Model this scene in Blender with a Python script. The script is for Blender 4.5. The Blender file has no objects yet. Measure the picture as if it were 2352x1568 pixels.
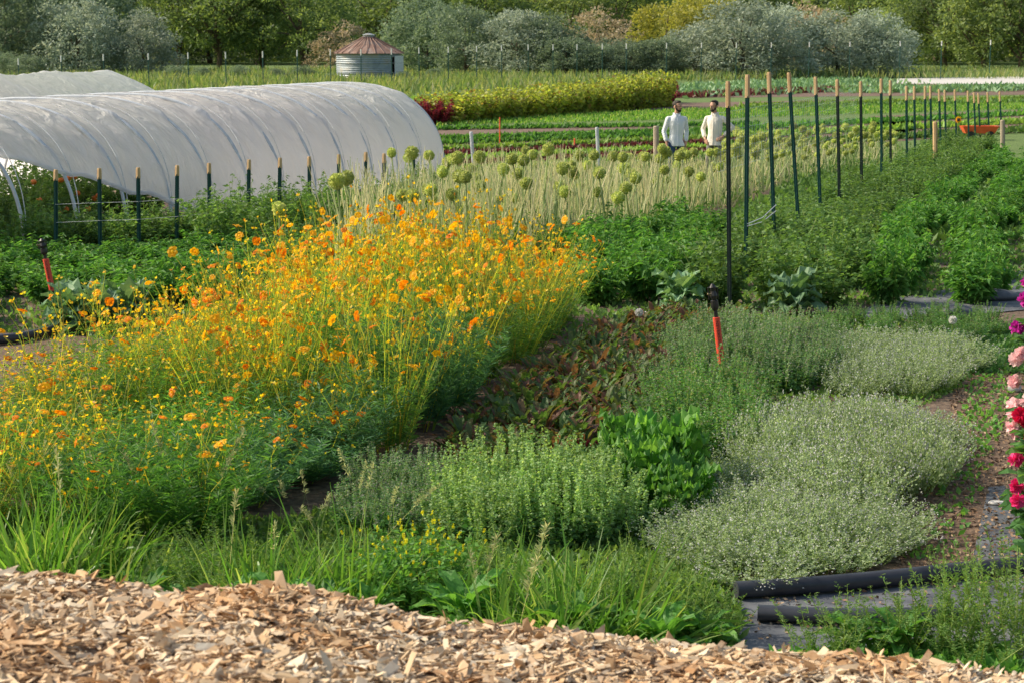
import bpy, math, random
import numpy as np
from mathutils import Vector, Matrix
rng=np.random.default_rng(7); random.seed(7)
S=bpy.context.scene; C=S.collection
F=4247.0; CX=1176.0; CY=784.0; TH=math.atan(686/F); CH=3.0
ct,st=math.cos(TH),math.sin(TH)
def ray(px,py):
    u=(px-CX)/F; v=(CY-py)/F
    return np.array([u, ct+v*st, -st+v*ct])
def G(px,py):
    d=ray(px,py); k=-CH/d[2]; return (d[0]*k,d[1]*k)
def P(px,py,Y):
    d=ray(px,py); k=Y/d[1]; return np.array([d[0]*k,Y,CH+d[2]*k])
# ---------------- mesh builder
class MB:
    def __init__(s): s.V=[];s.F=[];s.M=[];s.n=0
    def add(s,V,Fc,mi=0):
        V=np.asarray(V,float).reshape(-1,3)
        if isinstance(Fc,np.ndarray): s.F.append((Fc+s.n)); s.M.append(np.full(len(Fc),mi))
        else:
            for f in Fc: s.F.append(np.array([f])+s.n); s.M.append(np.array([mi]))
        s.V.append(V); s.n+=len(V)
    def mesh(s,name,mats,smooth=False):
        me=bpy.data.meshes.new(name)
        V=np.concatenate(s.V); tot=[];lo=[]
        for f in s.F: tot.append(np.full(f.shape[0],f.shape[1])); lo.append(f.reshape(-1))
        tot=np.concatenate(tot);lo=np.concatenate(lo)
        me.vertices.add(len(V)); me.vertices.foreach_set('co',V.reshape(-1).astype(np.float32))
        me.loops.add(len(lo)); me.loops.foreach_set('vertex_index',lo.astype(np.int32))
        me.polygons.add(len(tot)); stt=np.concatenate([[0],np.cumsum(tot)[:-1]])
        me.polygons.foreach_set('loop_start',stt.astype(np.int32))
        for m in mats: me.materials.append(m)
        me.polygons.foreach_set('material_index',np.concatenate(s.M).astype(np.int32))
        me.polygons.foreach_set('use_smooth',np.full(len(tot),smooth))
        me.update(calc_edges=True); me.validate()
        return me
    def build(s,name,mats,parent=None,smooth=False):
        if not isinstance(mats,(list,tuple)): mats=[mats]
        o=bpy.data.objects.new(name,s.mesh(name,mats,smooth)); C.objects.link(o); o.parent=parent; return o
def obj(name,me,parent=None,loc=(0,0,0)):
    o=bpy.data.objects.new(name,me); C.objects.link(o); o.parent=parent; o.location=loc; return o
def tag(o,label=None,cat=None,group=None,kind=None):
    if label:o['label']=label
    if cat:o['category']=cat
    if group:o['group']=group
    if kind:o['kind']=kind
    return o
def empty(name,loc=(0,0,0),rz=0,label=None,cat=None,group=None):
    o=bpy.data.objects.new(name,None); C.objects.link(o); o.location=loc; o.rotation_euler=(0,0,rz); o.empty_display_size=.1
    return tag(o,label,cat,group)
KIDS={}
def kids(o):
    return [c for c in bpy.data.objects if c.parent==o]
def snapshot(root):
    KIDS[root]=[(c,kids(c)) for c in kids(root)]
def dup(root):
    r=root.copy(); C.objects.link(r)
    for c,gs in KIDS[root]:
        cc=c.copy(); C.objects.link(cc); cc.parent=r
        for g in gs:
            gg=g.copy(); C.objects.link(gg); gg.parent=cc
    return r
PROTO={}
def proto(kind,roots):
    for r in roots: snapshot(r)
    PROTO[kind]=[roots,[False]*len(roots),0]
def place(kind,x,y,sc=1,rz=None,label=None,group=None,z=0,var=None,tilt=(0,0),scz=None):
    roots,used,cnt=PROTO[kind]
    i=cnt%len(roots) if var is None else var
    PROTO[kind][2]+=1
    if used[i]: r=dup(roots[i])
    else: r=roots[i]; used[i]=True
    r.location=(x,y,z); r.rotation_euler=(tilt[0],tilt[1],random.uniform(0,6.28) if rz is None else rz)
    r.scale=(sc,sc,sc if scz is None else scz)
    if label:r['label']=label
    if group:r['group']=group
    return r
def cleanup():
    for k,(roots,used,c) in PROTO.items():
        for r,u in zip(roots,used):
            if not u:
                for c_,gs in KIDS[r]:
                    for g in gs: bpy.data.objects.remove(g)
                    bpy.data.objects.remove(c_)
                bpy.data.objects.remove(r)
def inpoly(x,y,poly):
    c=False;n=len(poly)
    for i in range(n):
        x1,y1=poly[i];x2,y2=poly[i-1]
        if (y1>y)!=(y2>y) and x<(x2-x1)*(y-y1)/(y2-y1)+x1: c=not c
    return c
def scatter(poly,d,tries=6000,maxn=10**6):
    xs=[p[0] for p in poly];ys=[p[1] for p in poly];out=[]
    for _ in range(tries):
        x=random.uniform(min(xs),max(xs));y=random.uniform(min(ys),max(ys))
        if not inpoly(x,y,poly): continue
        if all((x-a)**2+(y-b)**2>d*d for a,b in out):
            out.append((x,y))
            if len(out)>=maxn:break
    return out
def gp(*pts): return [G(*p) for p in pts]
# ---------------- materials
def nt(name):
    m=bpy.data.materials.new(name); m.use_nodes=True; t=m.node_tree; t.nodes.clear()
    return m,t,t.nodes,t.links
def c4(c): return (c[0],c[1],c[2],1)
def ramp(n,cols,fac_l,links,pos=None):
    r=n.new('ShaderNodeValToRGB'); e=r.color_ramp.elements
    while len(e)<len(cols): e.new(.5)
    for i,c in enumerate(cols):
        e[i].position=(i/(len(cols)-1) if pos is None else pos[i]); e[i].color=c4(c)
    links.new(fac_l,r.inputs[0]); return r
def leafmat(name,cols,trans=.42,rough=.5,tint=1.45,spec=.3,warm=(1.25,1.2,.52),boost=1.75):
    m,t,n,l=nt(name)
    g=n.new('ShaderNodeNewGeometry'); oi=n.new('ShaderNodeObjectInfo')
    r=ramp(n,cols,g.outputs['Random Per Island'],l)
    mv=n.new('ShaderNodeHueSaturation'); mr=n.new('ShaderNodeMapRange'); mr.inputs[3].default_value=.8*boost; mr.inputs[4].default_value=1.15*boost
    l.new(oi.outputs['Random'],mr.inputs[0]); l.new(mr.outputs[0],mv.inputs['Value']); l.new(r.outputs[0],mv.inputs['Color'])
    b=n.new('ShaderNodeBsdfPrincipled'); b.inputs['Roughness'].default_value=rough; b.inputs['Specular IOR Level'].default_value=spec
    l.new(mv.outputs[0],b.inputs['Base Color'])
    tr=n.new('ShaderNodeBsdfTranslucent'); mu=n.new('ShaderNodeMixRGB'); mu.blend_type='MULTIPLY'; mu.inputs[0].default_value=1
    mu.inputs[2].default_value=(warm[0]*tint,warm[1]*tint,warm[2]*tint,1); l.new(mv.outputs[0],mu.inputs[1]); l.new(mu.outputs[0],tr.inputs[0])
    mx=n.new('ShaderNodeMixShader'); mx.inputs[0].default_value=trans
    l.new(b.outputs[0],mx.inputs[1]); l.new(tr.outputs[0],mx.inputs[2])
    o=n.new('ShaderNodeOutputMaterial'); l.new(mx.outputs[0],o.inputs[0]); return m
def plain(name,cols,scale=8,rough=.6,metal=0,bump=0,stretch=(1,1,1),detail=6,island=False,coord='Object',bdist=.05,patch=None):
    m,t,n,l=nt(name)
    tc=n.new('ShaderNodeTexCoord'); mp=n.new('ShaderNodeMapping'); mp.inputs['Scale'].default_value=stretch
    l.new(tc.outputs[coord],mp.inputs[0])
    nz=n.new('ShaderNodeTexNoise'); nz.inputs['Scale'].default_value=scale; nz.inputs['Detail'].default_value=detail; l.new(mp.outputs[0],nz.inputs[0])
    if island:
        g=n.new('ShaderNodeNewGeometry'); a=n.new('ShaderNodeMath'); a.operation='MULTIPLY_ADD'; a.inputs[1].default_value=.25
        l.new(nz.outputs[0],a.inputs[0]); b2=n.new('ShaderNodeMath'); b2.operation='MULTIPLY'; b2.inputs[1].default_value=.85
        l.new(g.outputs['Random Per Island'],b2.inputs[0]); l.new(b2.outputs[0],a.inputs[2]); fac=a.outputs[0]
        r=ramp(n,cols,fac,l)
    else:
        k=len(cols); r=ramp(n,cols,nz.outputs[0],l,[.3+.4*i/(k-1) for i in range(k)] if k>1 else None)
    col=r.outputs[0]
    if patch:
        n2=n.new('ShaderNodeTexNoise'); n2.inputs['Scale'].default_value=patch[0]; n2.inputs['Detail'].default_value=3; l.new(tc.outputs[coord],n2.inputs[0])
        r2=ramp(n,[patch[1],patch[2]],n2.outputs[0],l,[.4,.6]); mu=n.new('ShaderNodeMixRGB'); mu.blend_type='MULTIPLY'; mu.inputs[0].default_value=1
        l.new(col,mu.inputs[1]); l.new(r2.outputs[0],mu.inputs[2]); col=mu.outputs[0]
    b=n.new('ShaderNodeBsdfPrincipled'); b.inputs['Roughness'].default_value=rough; b.inputs['Metallic'].default_value=metal
    l.new(col,b.inputs['Base Color'])
    if bump:
        bp=n.new('ShaderNodeBump'); bp.inputs['Strength'].default_value=bump; bp.inputs['Distance'].default_value=bdist
        l.new(nz.outputs[0],bp.inputs['Height']); l.new(bp.outputs[0],b.inputs['Normal'])
    o=n.new('ShaderNodeOutputMaterial'); l.new(b.outputs[0],o.inputs[0]); return m
M={}
M['tomato']=leafmat('tomato_leaf',[(.045,.09,.03),(.065,.13,.04),(.1,.17,.06)],.42)
M['pepper']=leafmat('pepper_leaf',[(.03,.09,.02),(.05,.14,.03),(.09,.185,.05)],.42,.55,spec=.25)
M['stemg']=leafmat('green_stem',[(.09,.15,.03),(.14,.19,.05)],.2)
M['cosf']=leafmat('cosmos_foliage',[(.04,.1,.025),(.065,.14,.035),(.1,.18,.04)],.45)
M['cosl']=leafmat('feathery_bright_foliage',[(.035,.11,.028),(.055,.15,.035),(.09,.19,.04)],.45)
M['cosb']=leafmat('cosmos_blue_foliage',[(.03,.08,.04),(.045,.115,.055),(.07,.155,.06)],.4)
M['cosstem']=leafmat('cosmos_stem',[(.22,.27,.04),(.34,.36,.05),(.2,.14,.03),(.16,.24,.04),(.14,.22,.035)],.45,boost=1.55)
M['petalo']=leafmat('petal_orange',[(.9,.25,.005),(.98,.38,.01)],.5,warm=(1.05,.95,.5),tint=1,boost=1)
M['petaly']=leafmat('petal_yellow',[(.98,.46,.01),(1,.6,.02)],.5,warm=(1.05,1,.5),tint=1,boost=1)
M['bud']=leafmat('yellow_bud',[(.9,.47,.01),(.85,.64,.03),(.55,.52,.05),(.45,.17,.02)],.4,boost=1)
M['alst']=leafmat('allium_stalk',[(.52,.53,.3),(.7,.66,.44),(.42,.5,.26),(.32,.44,.2),(.74,.66,.44)],.4,warm=(1.05,1,.75),tint=1.1,boost=1.1)
M['alhd']=leafmat('allium_floret',[(.34,.43,.14),(.48,.56,.22),(.62,.66,.34)],.5,warm=(1.1,1.05,.7),tint=1.15,boost=1.05)
M['beet']=leafmat('red_veined_leaf',[(.045,.09,.03),(.06,.12,.035),(.08,.07,.04),(.12,.055,.04),(.065,.13,.035),(.07,.11,.04),(.05,.1,.03)],.4,boost=1.55)
M['redst']=leafmat('red_stem',[(.2,.02,.03),(.28,.04,.04)],.3,warm=(1.2,.8,.7))
M['basil']=leafmat('pale_herb_leaf',[(.13,.23,.09),(.18,.29,.12),(.26,.35,.18)],.4,boost=1.45)
M['oreg']=leafmat('grey_herb_leaf',[(.07,.14,.06),(.1,.19,.08),(.15,.22,.12),(.2,.17,.19)],.4,warm=(1.1,1.1,.7),boost=1.55)
M['mint']=leafmat('green_herb_leaf',[(.05,.14,.04),(.07,.18,.05),(.12,.22,.08),(.16,.14,.14)],.4,boost=1.55)
M['herbd']=leafmat('dark_herb_leaf',[(.035,.09,.03),(.05,.125,.04),(.075,.16,.05)],.38)
M['thyme']=leafmat('thyme_leaf',[(.15,.21,.11),(.2,.26,.15),(.27,.33,.21)],.35,warm=(1.1,1.1,.7),boost=1.55)
M['thymf']=leafmat('thyme_flower',[(.5,.51,.51),(.6,.6,.64),(.42,.45,.4)],.3,warm=(1,1,1),tint=1,boost=1)
M['chard']=leafmat('bright_leaf',[(.05,.14,.03),(.075,.18,.04),(.11,.23,.055)],.4,.5)
M['kale']=leafmat('blue_green_leaf',[(.06,.13,.07),(.1,.18,.1),(.13,.21,.12)],.25,.5)
M['grass']=leafmat('grass_blade',[(.045,.12,.02),(.07,.165,.03),(.11,.21,.045),(.2,.24,.09)],.45,.4,boost=1.6)
M['meadow']=leafmat('meadow_grass',[(.07,.12,.045),(.1,.15,.06),(.18,.19,.1),(.06,.11,.035)],.4)
M['weed']=leafmat('weed_leaf',[(.05,.11,.03),(.08,.15,.04),(.12,.18,.06)],.4)
M['yell']=leafmat('yellow_floret',[(.7,.7,.03),(.8,.75,.05)],.4,tint=1,boost=1)
M['seed']=leafmat('seed_head',[(.25,.3,.14),(.36,.38,.2)],.4,warm=(1.1,1,.8),boost=1.3)
M['bean']=leafmat('bean_leaf',[(.16,.22,.04),(.24,.29,.06),(.32,.33,.09),(.1,.15,.03),(.2,.13,.05)],.45,boost=1.5)
M['amar']=leafmat('amaranth_leaf',[(.14,.015,.03),(.2,.03,.05),(.08,.02,.02)],.35,warm=(1.2,.8,.8),boost=1.2)
M['lett']=leafmat('lettuce_leaf',[(.1,.18,.04),(.14,.23,.05)],.35)
M['wine']=leafmat('wine_leaf',[(.06,.015,.02),(.1,.03,.03),(.05,.05,.02)],.3,warm=(1.2,.8,.8))
M['pink']=leafmat('pink_petal',[(.75,.03,.2),(.8,.08,.35)],.35,warm=(1.1,.7,.8),tint=1,boost=1.1)
M['palep']=leafmat('pale_pink_petal',[(.85,.5,.55),(.85,.65,.65)],.35,warm=(1,1,1),tint=1,boost=1.1)
M['mag']=leafmat('magenta_petal',[(.45,.02,.3),(.6,.05,.45)],.35,warm=(1.1,.7,1),tint=1,boost=1.1)
M['redp']=leafmat('red_petal',[(.55,.01,.06),(.7,.02,.12)],.35,warm=(1.1,.7,.7),tint=1,boost=1.1)
M['white']=leafmat('seed_fluff',[(.7,.7,.68),(.8,.8,.78)],.3,warm=(1,1,1),tint=1,boost=1)
M['olive']=leafmat('silver_tree_leaf',[(.12,.16,.13),(.17,.215,.18),(.24,.285,.24)],.32,warm=(1.15,1.05,.8))
M['olived']=leafmat('dusky_tree_leaf',[(.06,.09,.068),(.09,.13,.092),(.13,.17,.12)],.35,warm=(1.15,1.1,.75),boost=1.85)
M['dark']=leafmat('dark_tree_leaf',[(.035,.06,.03),(.06,.095,.04),(.1,.14,.05)],.45,warm=(1.25,1.15,.55),boost=2.0)
M['mid']=leafmat('green_tree_leaf',[(.075,.11,.05),(.105,.15,.06),(.15,.19,.075)],.45,warm=(1.25,1.15,.6),boost=1.9)
M['ytree']=leafmat('yellow_tree_leaf',[(.22,.23,.06),(.31,.3,.08),(.17,.2,.06)],.4,boost=1.4)
M['brown']=leafmat('dry_shrub_leaf',[(.19,.16,.11),(.28,.23,.17),(.15,.16,.1)],.3,warm=(1.1,1,.8))
M['bark']=plain('bark',[(.07,.05,.035),(.16,.12,.085)],6,.9,bump=.3,stretch=(1,1,.2))
M['chips']=plain('wood_chip',[(.22,.11,.05),(.44,.28,.15),(.62,.46,.29),(.72,.59,.42),(.64,.55,.44),(.4,.26,.15),(.9,.8,.64),(.52,.34,.19)],60,.8,island=True,patch=(2.2,(.84,.68,.52),(1,1,.98)))
M['mulchb']=plain('dark_mulch_bit',[(.12,.06,.04),(.25,.16,.1),(.4,.3,.2)],60,.9,island=True)
M['heap']=plain('chip_heap_soil',[(.14,.075,.04),(.26,.16,.09),(.38,.26,.16)],25,.95,bump=.6)
M['soil']=plain('bed_soil',[(.09,.055,.04),(.16,.105,.08),(.22,.16,.12)],5,.95,bump=.5)
M['path']=plain('mulch_path',[(.07,.045,.03),(.14,.09,.06),(.24,.165,.11)],18,.95,bump=.6)
M['fabric']=plain('landscape_fabric',[(.05,.055,.07),(.1,.11,.13),(.18,.19,.21)],4,.75,bump=.6)
M['pathw']=plain('pale_road',[(.5,.5,.5),(.65,.63,.6)],1,.9)
M['hill']=plain('hill_scrub',[(.05,.07,.04),(.08,.1,.05)],.2,.95)
M['tan']=plain('bare_wood',[(.5,.32,.16),(.66,.46,.26)],14,.8,stretch=(1,1,.15))
M['gwood']=plain('grey_wood',[(.3,.26,.2),(.48,.4,.3)],14,.8,stretch=(1,1,.15))
M['steel']=plain('green_steel',[(.008,.06,.055),(.015,.09,.085)],10,.45,.1)
M['dsteel']=plain('dark_steel',[(.012,.03,.03),(.03,.05,.045)],10,.5,.1)
M['pipew']=plain('galvanised_pipe',[(.5,.55,.62),(.66,.7,.74)],8,.4,.1)
M['black']=plain('black_plastic',[(.012,.012,.014),(.03,.03,.033)],20,.4)
M['hose']=plain('black_hose',[(.02,.022,.03),(.055,.06,.075)],6,.42)
M['red']=plain('red_sleeve',[(.75,.07,.04),(.8,.1,.06)],10,.5)
M['orange']=plain('orange_plastic',[(.75,.1,.03),(.85,.15,.05)],4,.5)
M['brass']=plain('worn_brass',[(.25,.2,.12),(.35,.28,.16)],30,.4,.7)
M['white_paint']=plain('white_paint',[(.7,.72,.75),(.8,.8,.8)],6,.6)
M['twine']=plain('white_twine',[(.6,.62,.64),(.75,.76,.78)],30,.8)
M['stone']=plain('pale_stone',[(.25,.25,.26),(.45,.44,.42)],8,.85,bump=.4)
M['dstone']=plain('dark_bag',[(.05,.055,.07),(.1,.11,.13)],5,.6,bump=.3)
M['teal']=plain('teal_tape',[(.02,.35,.28),(.04,.45,.36)],5,.5)
M['rust']=plain('rusty_roof',[(.17,.1,.075),(.27,.17,.14),(.34,.28,.25)],1.2,.8,.05)
M['galv']=plain('weathered_galvanised',[(.22,.27,.33),(.33,.39,.45),(.4,.37,.32)],1.5,.55,.2)
M['skin']=plain('skin',[(.5,.27,.18),(.6,.35,.25)],6,.55)
M['hair']=plain('dark_hair',[(.012,.009,.008),(.04,.028,.02)],40,.7)
M['shirtw']=plain('pale_blue_shirt',[(.7,.76,.86),(.84,.88,.92)],7,.85,bump=.6,stretch=(1,1,.4),detail=2)
M['shirtc']=plain('cream_shirt',[(.78,.73,.65),(.9,.86,.79)],7,.85,bump=.6,stretch=(1,1,.4),detail=2)
M['jean']=plain('navy_jeans',[(.015,.05,.13),(.035,.08,.19)],20,.85)
M['khaki']=plain('grey_trousers',[(.16,.16,.15),(.26,.25,.23)],10,.85)
M['tomr']=plain('ripe_tomato',[(.7,.12,.01),(.8,.24,.03)],3,.35)
M['eye']=plain('eye_dark',[(.02,.015,.01),(.05,.03,.02)],3,.3)
m,t,n,l=nt('tunnel_film')
tc=n.new('ShaderNodeTexCoord'); mp=n.new('ShaderNodeMapping'); mp.inputs['Scale'].default_value=(2.0,.55,.55); mp.inputs['Rotation'].default_value=(0,0,.3); l.new(tc.outputs['Object'],mp.inputs[0])
nz=n.new('ShaderNodeTexNoise'); nz.inputs['Scale'].default_value=2.4; nz.inputs['Detail'].default_value=7; nz.inputs['Distortion'].default_value=2.2; l.new(mp.outputs[0],nz.inputs[0])
r=ramp(n,[(.9,.93,.97),(.98,.98,.99)],nz.outputs[0],l,[.35,.6])
b=n.new('ShaderNodeBsdfPrincipled'); b.inputs['Roughness'].default_value=.3; l.new(r.outputs[0],b.inputs['Base Color'])
bp=n.new('ShaderNodeBump'); bp.inputs['Strength'].default_value=.8; bp.inputs['Distance'].default_value=.16; l.new(nz.outputs[0],bp.inputs['Height']); l.new(bp.outputs[0],b.inputs['Normal'])
tr=n.new('ShaderNodeBsdfTranslucent'); tr.inputs[0].default_value=(.99,.99,1,1)
mx=n.new('ShaderNodeMixShader'); mx.inputs[0].default_value=.6; l.new(b.outputs[0],mx.inputs[1]); l.new(tr.outputs[0],mx.inputs[2])
o=n.new('ShaderNodeOutputMaterial'); l.new(mx.outputs[0],o.inputs[0]); M['film']=m
# ---------------- shapes
def unit(a): return a/np.maximum(np.linalg.norm(a,axis=-1,keepdims=True),1e-9)
def leafq(mb,Pn,D,L,W,mi=0,flat=.6,droop=0.,wide=.45):
    n=len(Pn); D=unit(D); L=np.broadcast_to(L,(n,))[:,None]; W=np.broadcast_to(W,(n,))[:,None]
    R=rng.normal(size=(n,3))*(1-flat)+np.array([0,0,1.])*flat
    Sd=unit(np.cross(D,R)); mid=Pn+D*L*wide; tip=Pn+D*L; tip=tip-np.array([0,0,1.])*droop*L
    V=np.stack([Pn,mid+Sd*W/2,tip,mid-Sd*W/2],1).reshape(-1,3)
    mb.add(V,np.arange(4*n).reshape(n,4),mi)
def ribbons(mb,pts,w,mi=0,taper=.2,side=None):
    n,k,_=pts.shape; w=np.broadcast_to(w,(n,))[:,None,None]
    d=unit(pts[:,-1]-pts[:,0]); Sd=unit(np.cross(d,rng.normal(size=(n,3))))[:,None,:] if side is None else side
    tp=np.linspace(1,taper,k)[None,:,None]
    A=pts+Sd*w*tp/2; B=pts-Sd*w*tp/2
    V=np.stack([A,B],2).reshape(-1,3)
    base=(np.arange(n)*2*k)[:,None]; j=np.arange(k-1)[None,:]*2
    f=np.stack([base+j,base+j+1,base+j+3,base+j+2],-1).reshape(-1,4)
    mb.add(V,f,mi)
def curves(base,D,L,droop,k=5,wig=0):
    t=np.linspace(0,1,k)[None,:,None]; L=np.asarray(L)[:,None,None]
    p=base[:,None,:]+unit(D)[:,None,:]*L*t
    p=p-np.array([0,0,1.])*(np.broadcast_to(droop,(len(base),))[:,None,None])*L*t*t
    if wig: p=p+rng.normal(size=p.shape)*wig*t
    return p
def shoots(leaf,stem,ns,H,spread,nl,L,W,sw=.006,t0=.1,up=.3,droop=.15,br=.1,lm=0,sm=0,flat=.6,ldroop=.1,tw=0,lenv=.45,t1=1.0,seglen=None):
    a=rng.uniform(0,6.28,ns); rr=np.sqrt(rng.uniform(0,1,ns))
    base=np.stack([np.cos(a)*rr*br,np.sin(a)*rr*br,np.zeros(ns)],1)
    a2=a+rng.normal(size=ns)*.5
    D=np.stack([np.cos(a2)*rr*spread,np.sin(a2)*rr*spread,np.ones(ns)],1)
    Ls=H*rng.uniform(1-lenv,1.05,ns)
    pts=curves(base,D,Ls,droop*rr,6,tw)
    if stem is not None: ribbons(stem,pts,sw,sm,.4)
    if nl:
        i=np.repeat(np.arange(ns),nl); tt=rng.uniform(t0,t1,len(i))
        x=tt*5; k=np.minimum(x.astype(int),4); fr=(x-k)[:,None]
        pp=pts[i,k]*(1-fr)+pts[i,k+1]*fr
        ang=rng.uniform(0,6.28,len(i)); Dn=np.stack([np.cos(ang),np.sin(ang),up+rng.normal(size=len(i))*.25],1)
        sz=rng.uniform(.6,1.15,len(i))*(1.1-.35*tt)
        leafq(leaf,pp,Dn,L*sz,W*sz,lm,flat,ldroop)
    return pts
def tube(mb,pts,rad,n=8,mi=0,cap=True):
    pts=np.asarray(pts,float); k=len(pts); rad=np.broadcast_to(rad,(k,))
    T=np.gradient(pts,axis=0); T=unit(T); ref=np.array([0,0,1.]) if abs(T[0][2])<.9 else np.array([1.,0,0])
    V=[]
    for i in range(k):
        s=unit(np.cross(T[i],ref)); u=np.cross(s,T[i]); a=np.arange(n)*2*math.pi/n
        V.append(pts[i]+rad[i]*(np.cos(a)[:,None]*s+np.sin(a)[:,None]*u))
    V=np.concatenate(V); f=[]
    for i in range(k-1):
        for j in range(n): f.append([i*n+j,i*n+(j+1)%n,(i+1)*n+(j+1)%n,(i+1)*n+j])
    mb.add(V,np.array(f),mi)
    if cap:
        mb.add(V[:n],[list(range(n))],mi); mb.add(V[-n:],[list(range(n))],mi)
def sphere(mb,c,r,seg=12,rings=8,mi=0,noise=0):
    r=np.broadcast_to(r,(3,)); V=[];f=[]
    for i in range(rings+1):
        th=math.pi*i/rings
        for j in range(seg):
            a=2*math.pi*j/seg; q=1+(rng.normal()*noise if noise else 0)
            V.append([c[0]+r[0]*math.sin(th)*math.cos(a)*q,c[1]+r[1]*math.sin(th)*math.sin(a)*q,c[2]+r[2]*math.cos(th)*q])
    for i in range(rings):
        for j in range(seg): f.append([i*seg+j,(i+1)*seg+j,(i+1)*seg+(j+1)%seg,i*seg+(j+1)%seg])
    mb.add(V,np.array(f),mi)
def box(mb,c,s,mi=0,R=None):
    V=np.array([[x,y,z] for x in(-.5,.5) for y in(-.5,.5) for z in(-.5,.5)])*np.array(s)
    if R is not None: V=V@np.array(R).T
    mb.add(V+np.array(c),np.array([[0,1,3,2],[4,6,7,5],[0,4,5,1],[2,3,7,6],[0,2,6,4],[1,5,7,3]]),mi)
def broad(mb,p,ang,L,W,lift,arch,ruf=.15,mi=0,ks=7,kw=5):
    p=np.array(p); h=np.array([math.cos(ang),math.sin(ang),0]); s=np.array([-math.sin(ang),math.cos(ang),0]); V=[];ph=rng.uniform(0,6)
    x=0;z=0
    for i in range(ks):
        t=i/(ks-1); a=lift-arch*t
        w=W*max(.08,math.sin(math.pi*min(1,(t*.85+.12)))**.7)*(1 if t<.97 else .5)
        for j in range(kw):
            q=j/(kw-1)*2-1
            V.append(p+h*x+np.array([0,0,1.])*(z+abs(q)*w*.18+ruf*W*abs(q)*math.sin(t*15+q*4+ph)+rng.normal()*ruf*W*.15)+s*q*w/2*(1+rng.normal()*.06))
        x+=L/(ks-1)*math.cos(a); z+=L/(ks-1)*math.sin(a)
    f=[[i*kw+j,i*kw+j+1,(i+1)*kw+j+1,(i+1)*kw+j] for i in range(ks-1) for j in range(kw-1)]
    mb.add(V,np.array(f),mi)
def sheet(name,poly,z,mat,label=None,kind='structure',noise=0):
    mb=MB(); mb.add([(x,y,z) for x,y in poly],[list(range(len(poly)))])
    o=mb.build(name,mat); o['kind']=kind; return o
# ---------------- ground
m,t,n,l=nt('ground_earth')
tc=n.new('ShaderNodeTexCoord'); sx=n.new('ShaderNodeSeparateXYZ'); l.new(tc.outputs['Object'],sx.inputs[0])
nz=n.new('ShaderNodeTexNoise'); nz.inputs['Scale'].default_value=.9; nz.inputs['Detail'].default_value=8; l.new(tc.outputs['Object'],nz.inputs[0])
nf=n.new('ShaderNodeTexNoise'); nf.inputs['Scale'].default_value=14; nf.inputs['Detail'].default_value=8; l.new(tc.outputs['Object'],nf.inputs[0])
a=n.new('ShaderNodeMath'); a.operation='MULTIPLY_ADD'; a.inputs[1].default_value=12; l.new(nz.outputs[0],a.inputs[0]); l.new(sx.outputs['Y'],a.inputs[2])
mr=n.new('ShaderNodeMapRange'); mr.inputs[1].default_value=44; mr.inputs[2].default_value=50; l.new(a.outputs[0],mr.inputs[0])
r1=ramp(n,[(.06,.04,.03),(.13,.09,.065),(.23,.17,.12)],nf.outputs[0],l,[.3,.5,.72]); r2=ramp(n,[(.07,.12,.03),(.11,.18,.045),(.16,.23,.06)],nf.outputs[0],l,[.3,.5,.7])
mc=n.new('ShaderNodeMixRGB'); l.new(mr.outputs[0],mc.inputs[0]); l.new(r1.outputs[0],mc.inputs[1]); l.new(r2.outputs[0],mc.inputs[2])
b=n.new('ShaderNodeBsdfPrincipled'); b.inputs['Roughness'].default_value=.95; l.new(mc.outputs[0],b.inputs['Base Color'])
bp=n.new('ShaderNodeBump'); bp.inputs['Strength'].default_value=.6; bp.inputs['Distance'].default_value=.05; l.new(nf.outputs[0],bp.inputs['Height']); l.new(bp.outputs[0],b.inputs['Normal'])
o=n.new('ShaderNodeOutputMaterial'); l.new(b.outputs[0],o.inputs[0])
sheet('ground',[(-900,-60),(900,-60),(900,1500),(-900,1500)],0,m)
PATH=gp((2040,1340),(2150,1100),(2190,900),(2210,840),(2420,800),(2500,1100),(2500,1340))
sheet('mulch_path',PATH,.004,M['path'])
sheet('landscape_fabric',gp((1690,1360),(2230,1300),(2270,1120),(2600,1090),(2700,1560),(1700,1560)),.008,M['fabric'])
sheet('dirt_path',gp((-300,770),(150,765),(260,790),(240,830),(-300,850)),.008,M['path'])
sheet('landscape_fabric',gp((1960,735),(2020,690),(2120,680),(2360,620),(2500,600),(2500,700),(2130,735)),.012,M['fabric'])
sheet('dirt_road',gp((2060,193),(2060,181),(2600,172),(2600,196)),.012,M['pathw'])
# mound of wood chips
cpx=[0,200,400,640,820,1000,1250,1500,1750,2000,2352]; cpy=[1290,1298,1335,1312,1352,1400,1418,1448,1470,1480,1525]
DC=5.2
cxs=[P(a,b_+10,DC)[0] for a,b_ in zip(cpx,cpy)]; czs=[P(a,b_+10,DC)[2] for a,b_ in zip(cpx,cpy)]
def wob(x,y): return .02*np.sin(x*3.1+y*2.3)+.014*np.sin(x*7.3-y*5.1+1)+.008*np.sin(x*15+y*13)
def mz(x,y):
    zc=np.interp(x,cxs,czs); d=DC-y
    zz=np.where(d>0, zc+.09*d+.012*d*d, zc-.55*(-d)-.25*d*d*(d>-1.2)-.36*(d<=-1.2))
    return np.where(d>-.1,zz+wob(x,y)*np.clip(d,0,.8),zz)-.03
gx=np.linspace(-6,6,97); gy=np.linspace(-2,8.6,86); X,Y=np.meshgrid(gx,gy); Z=np.maximum(mz(X,Y),-.05)
edge=np.clip((6-np.abs(X))/2.2,0,1); Z=Z*edge-.04*(1-edge)
mb=MB(); k=len(gx); f=np.array([[i*k+j,i*k+j+1,(i+1)*k+j+1,(i+1)*k+j] for i in range(len(gy)-1) for j in range(k-1)])
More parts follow.
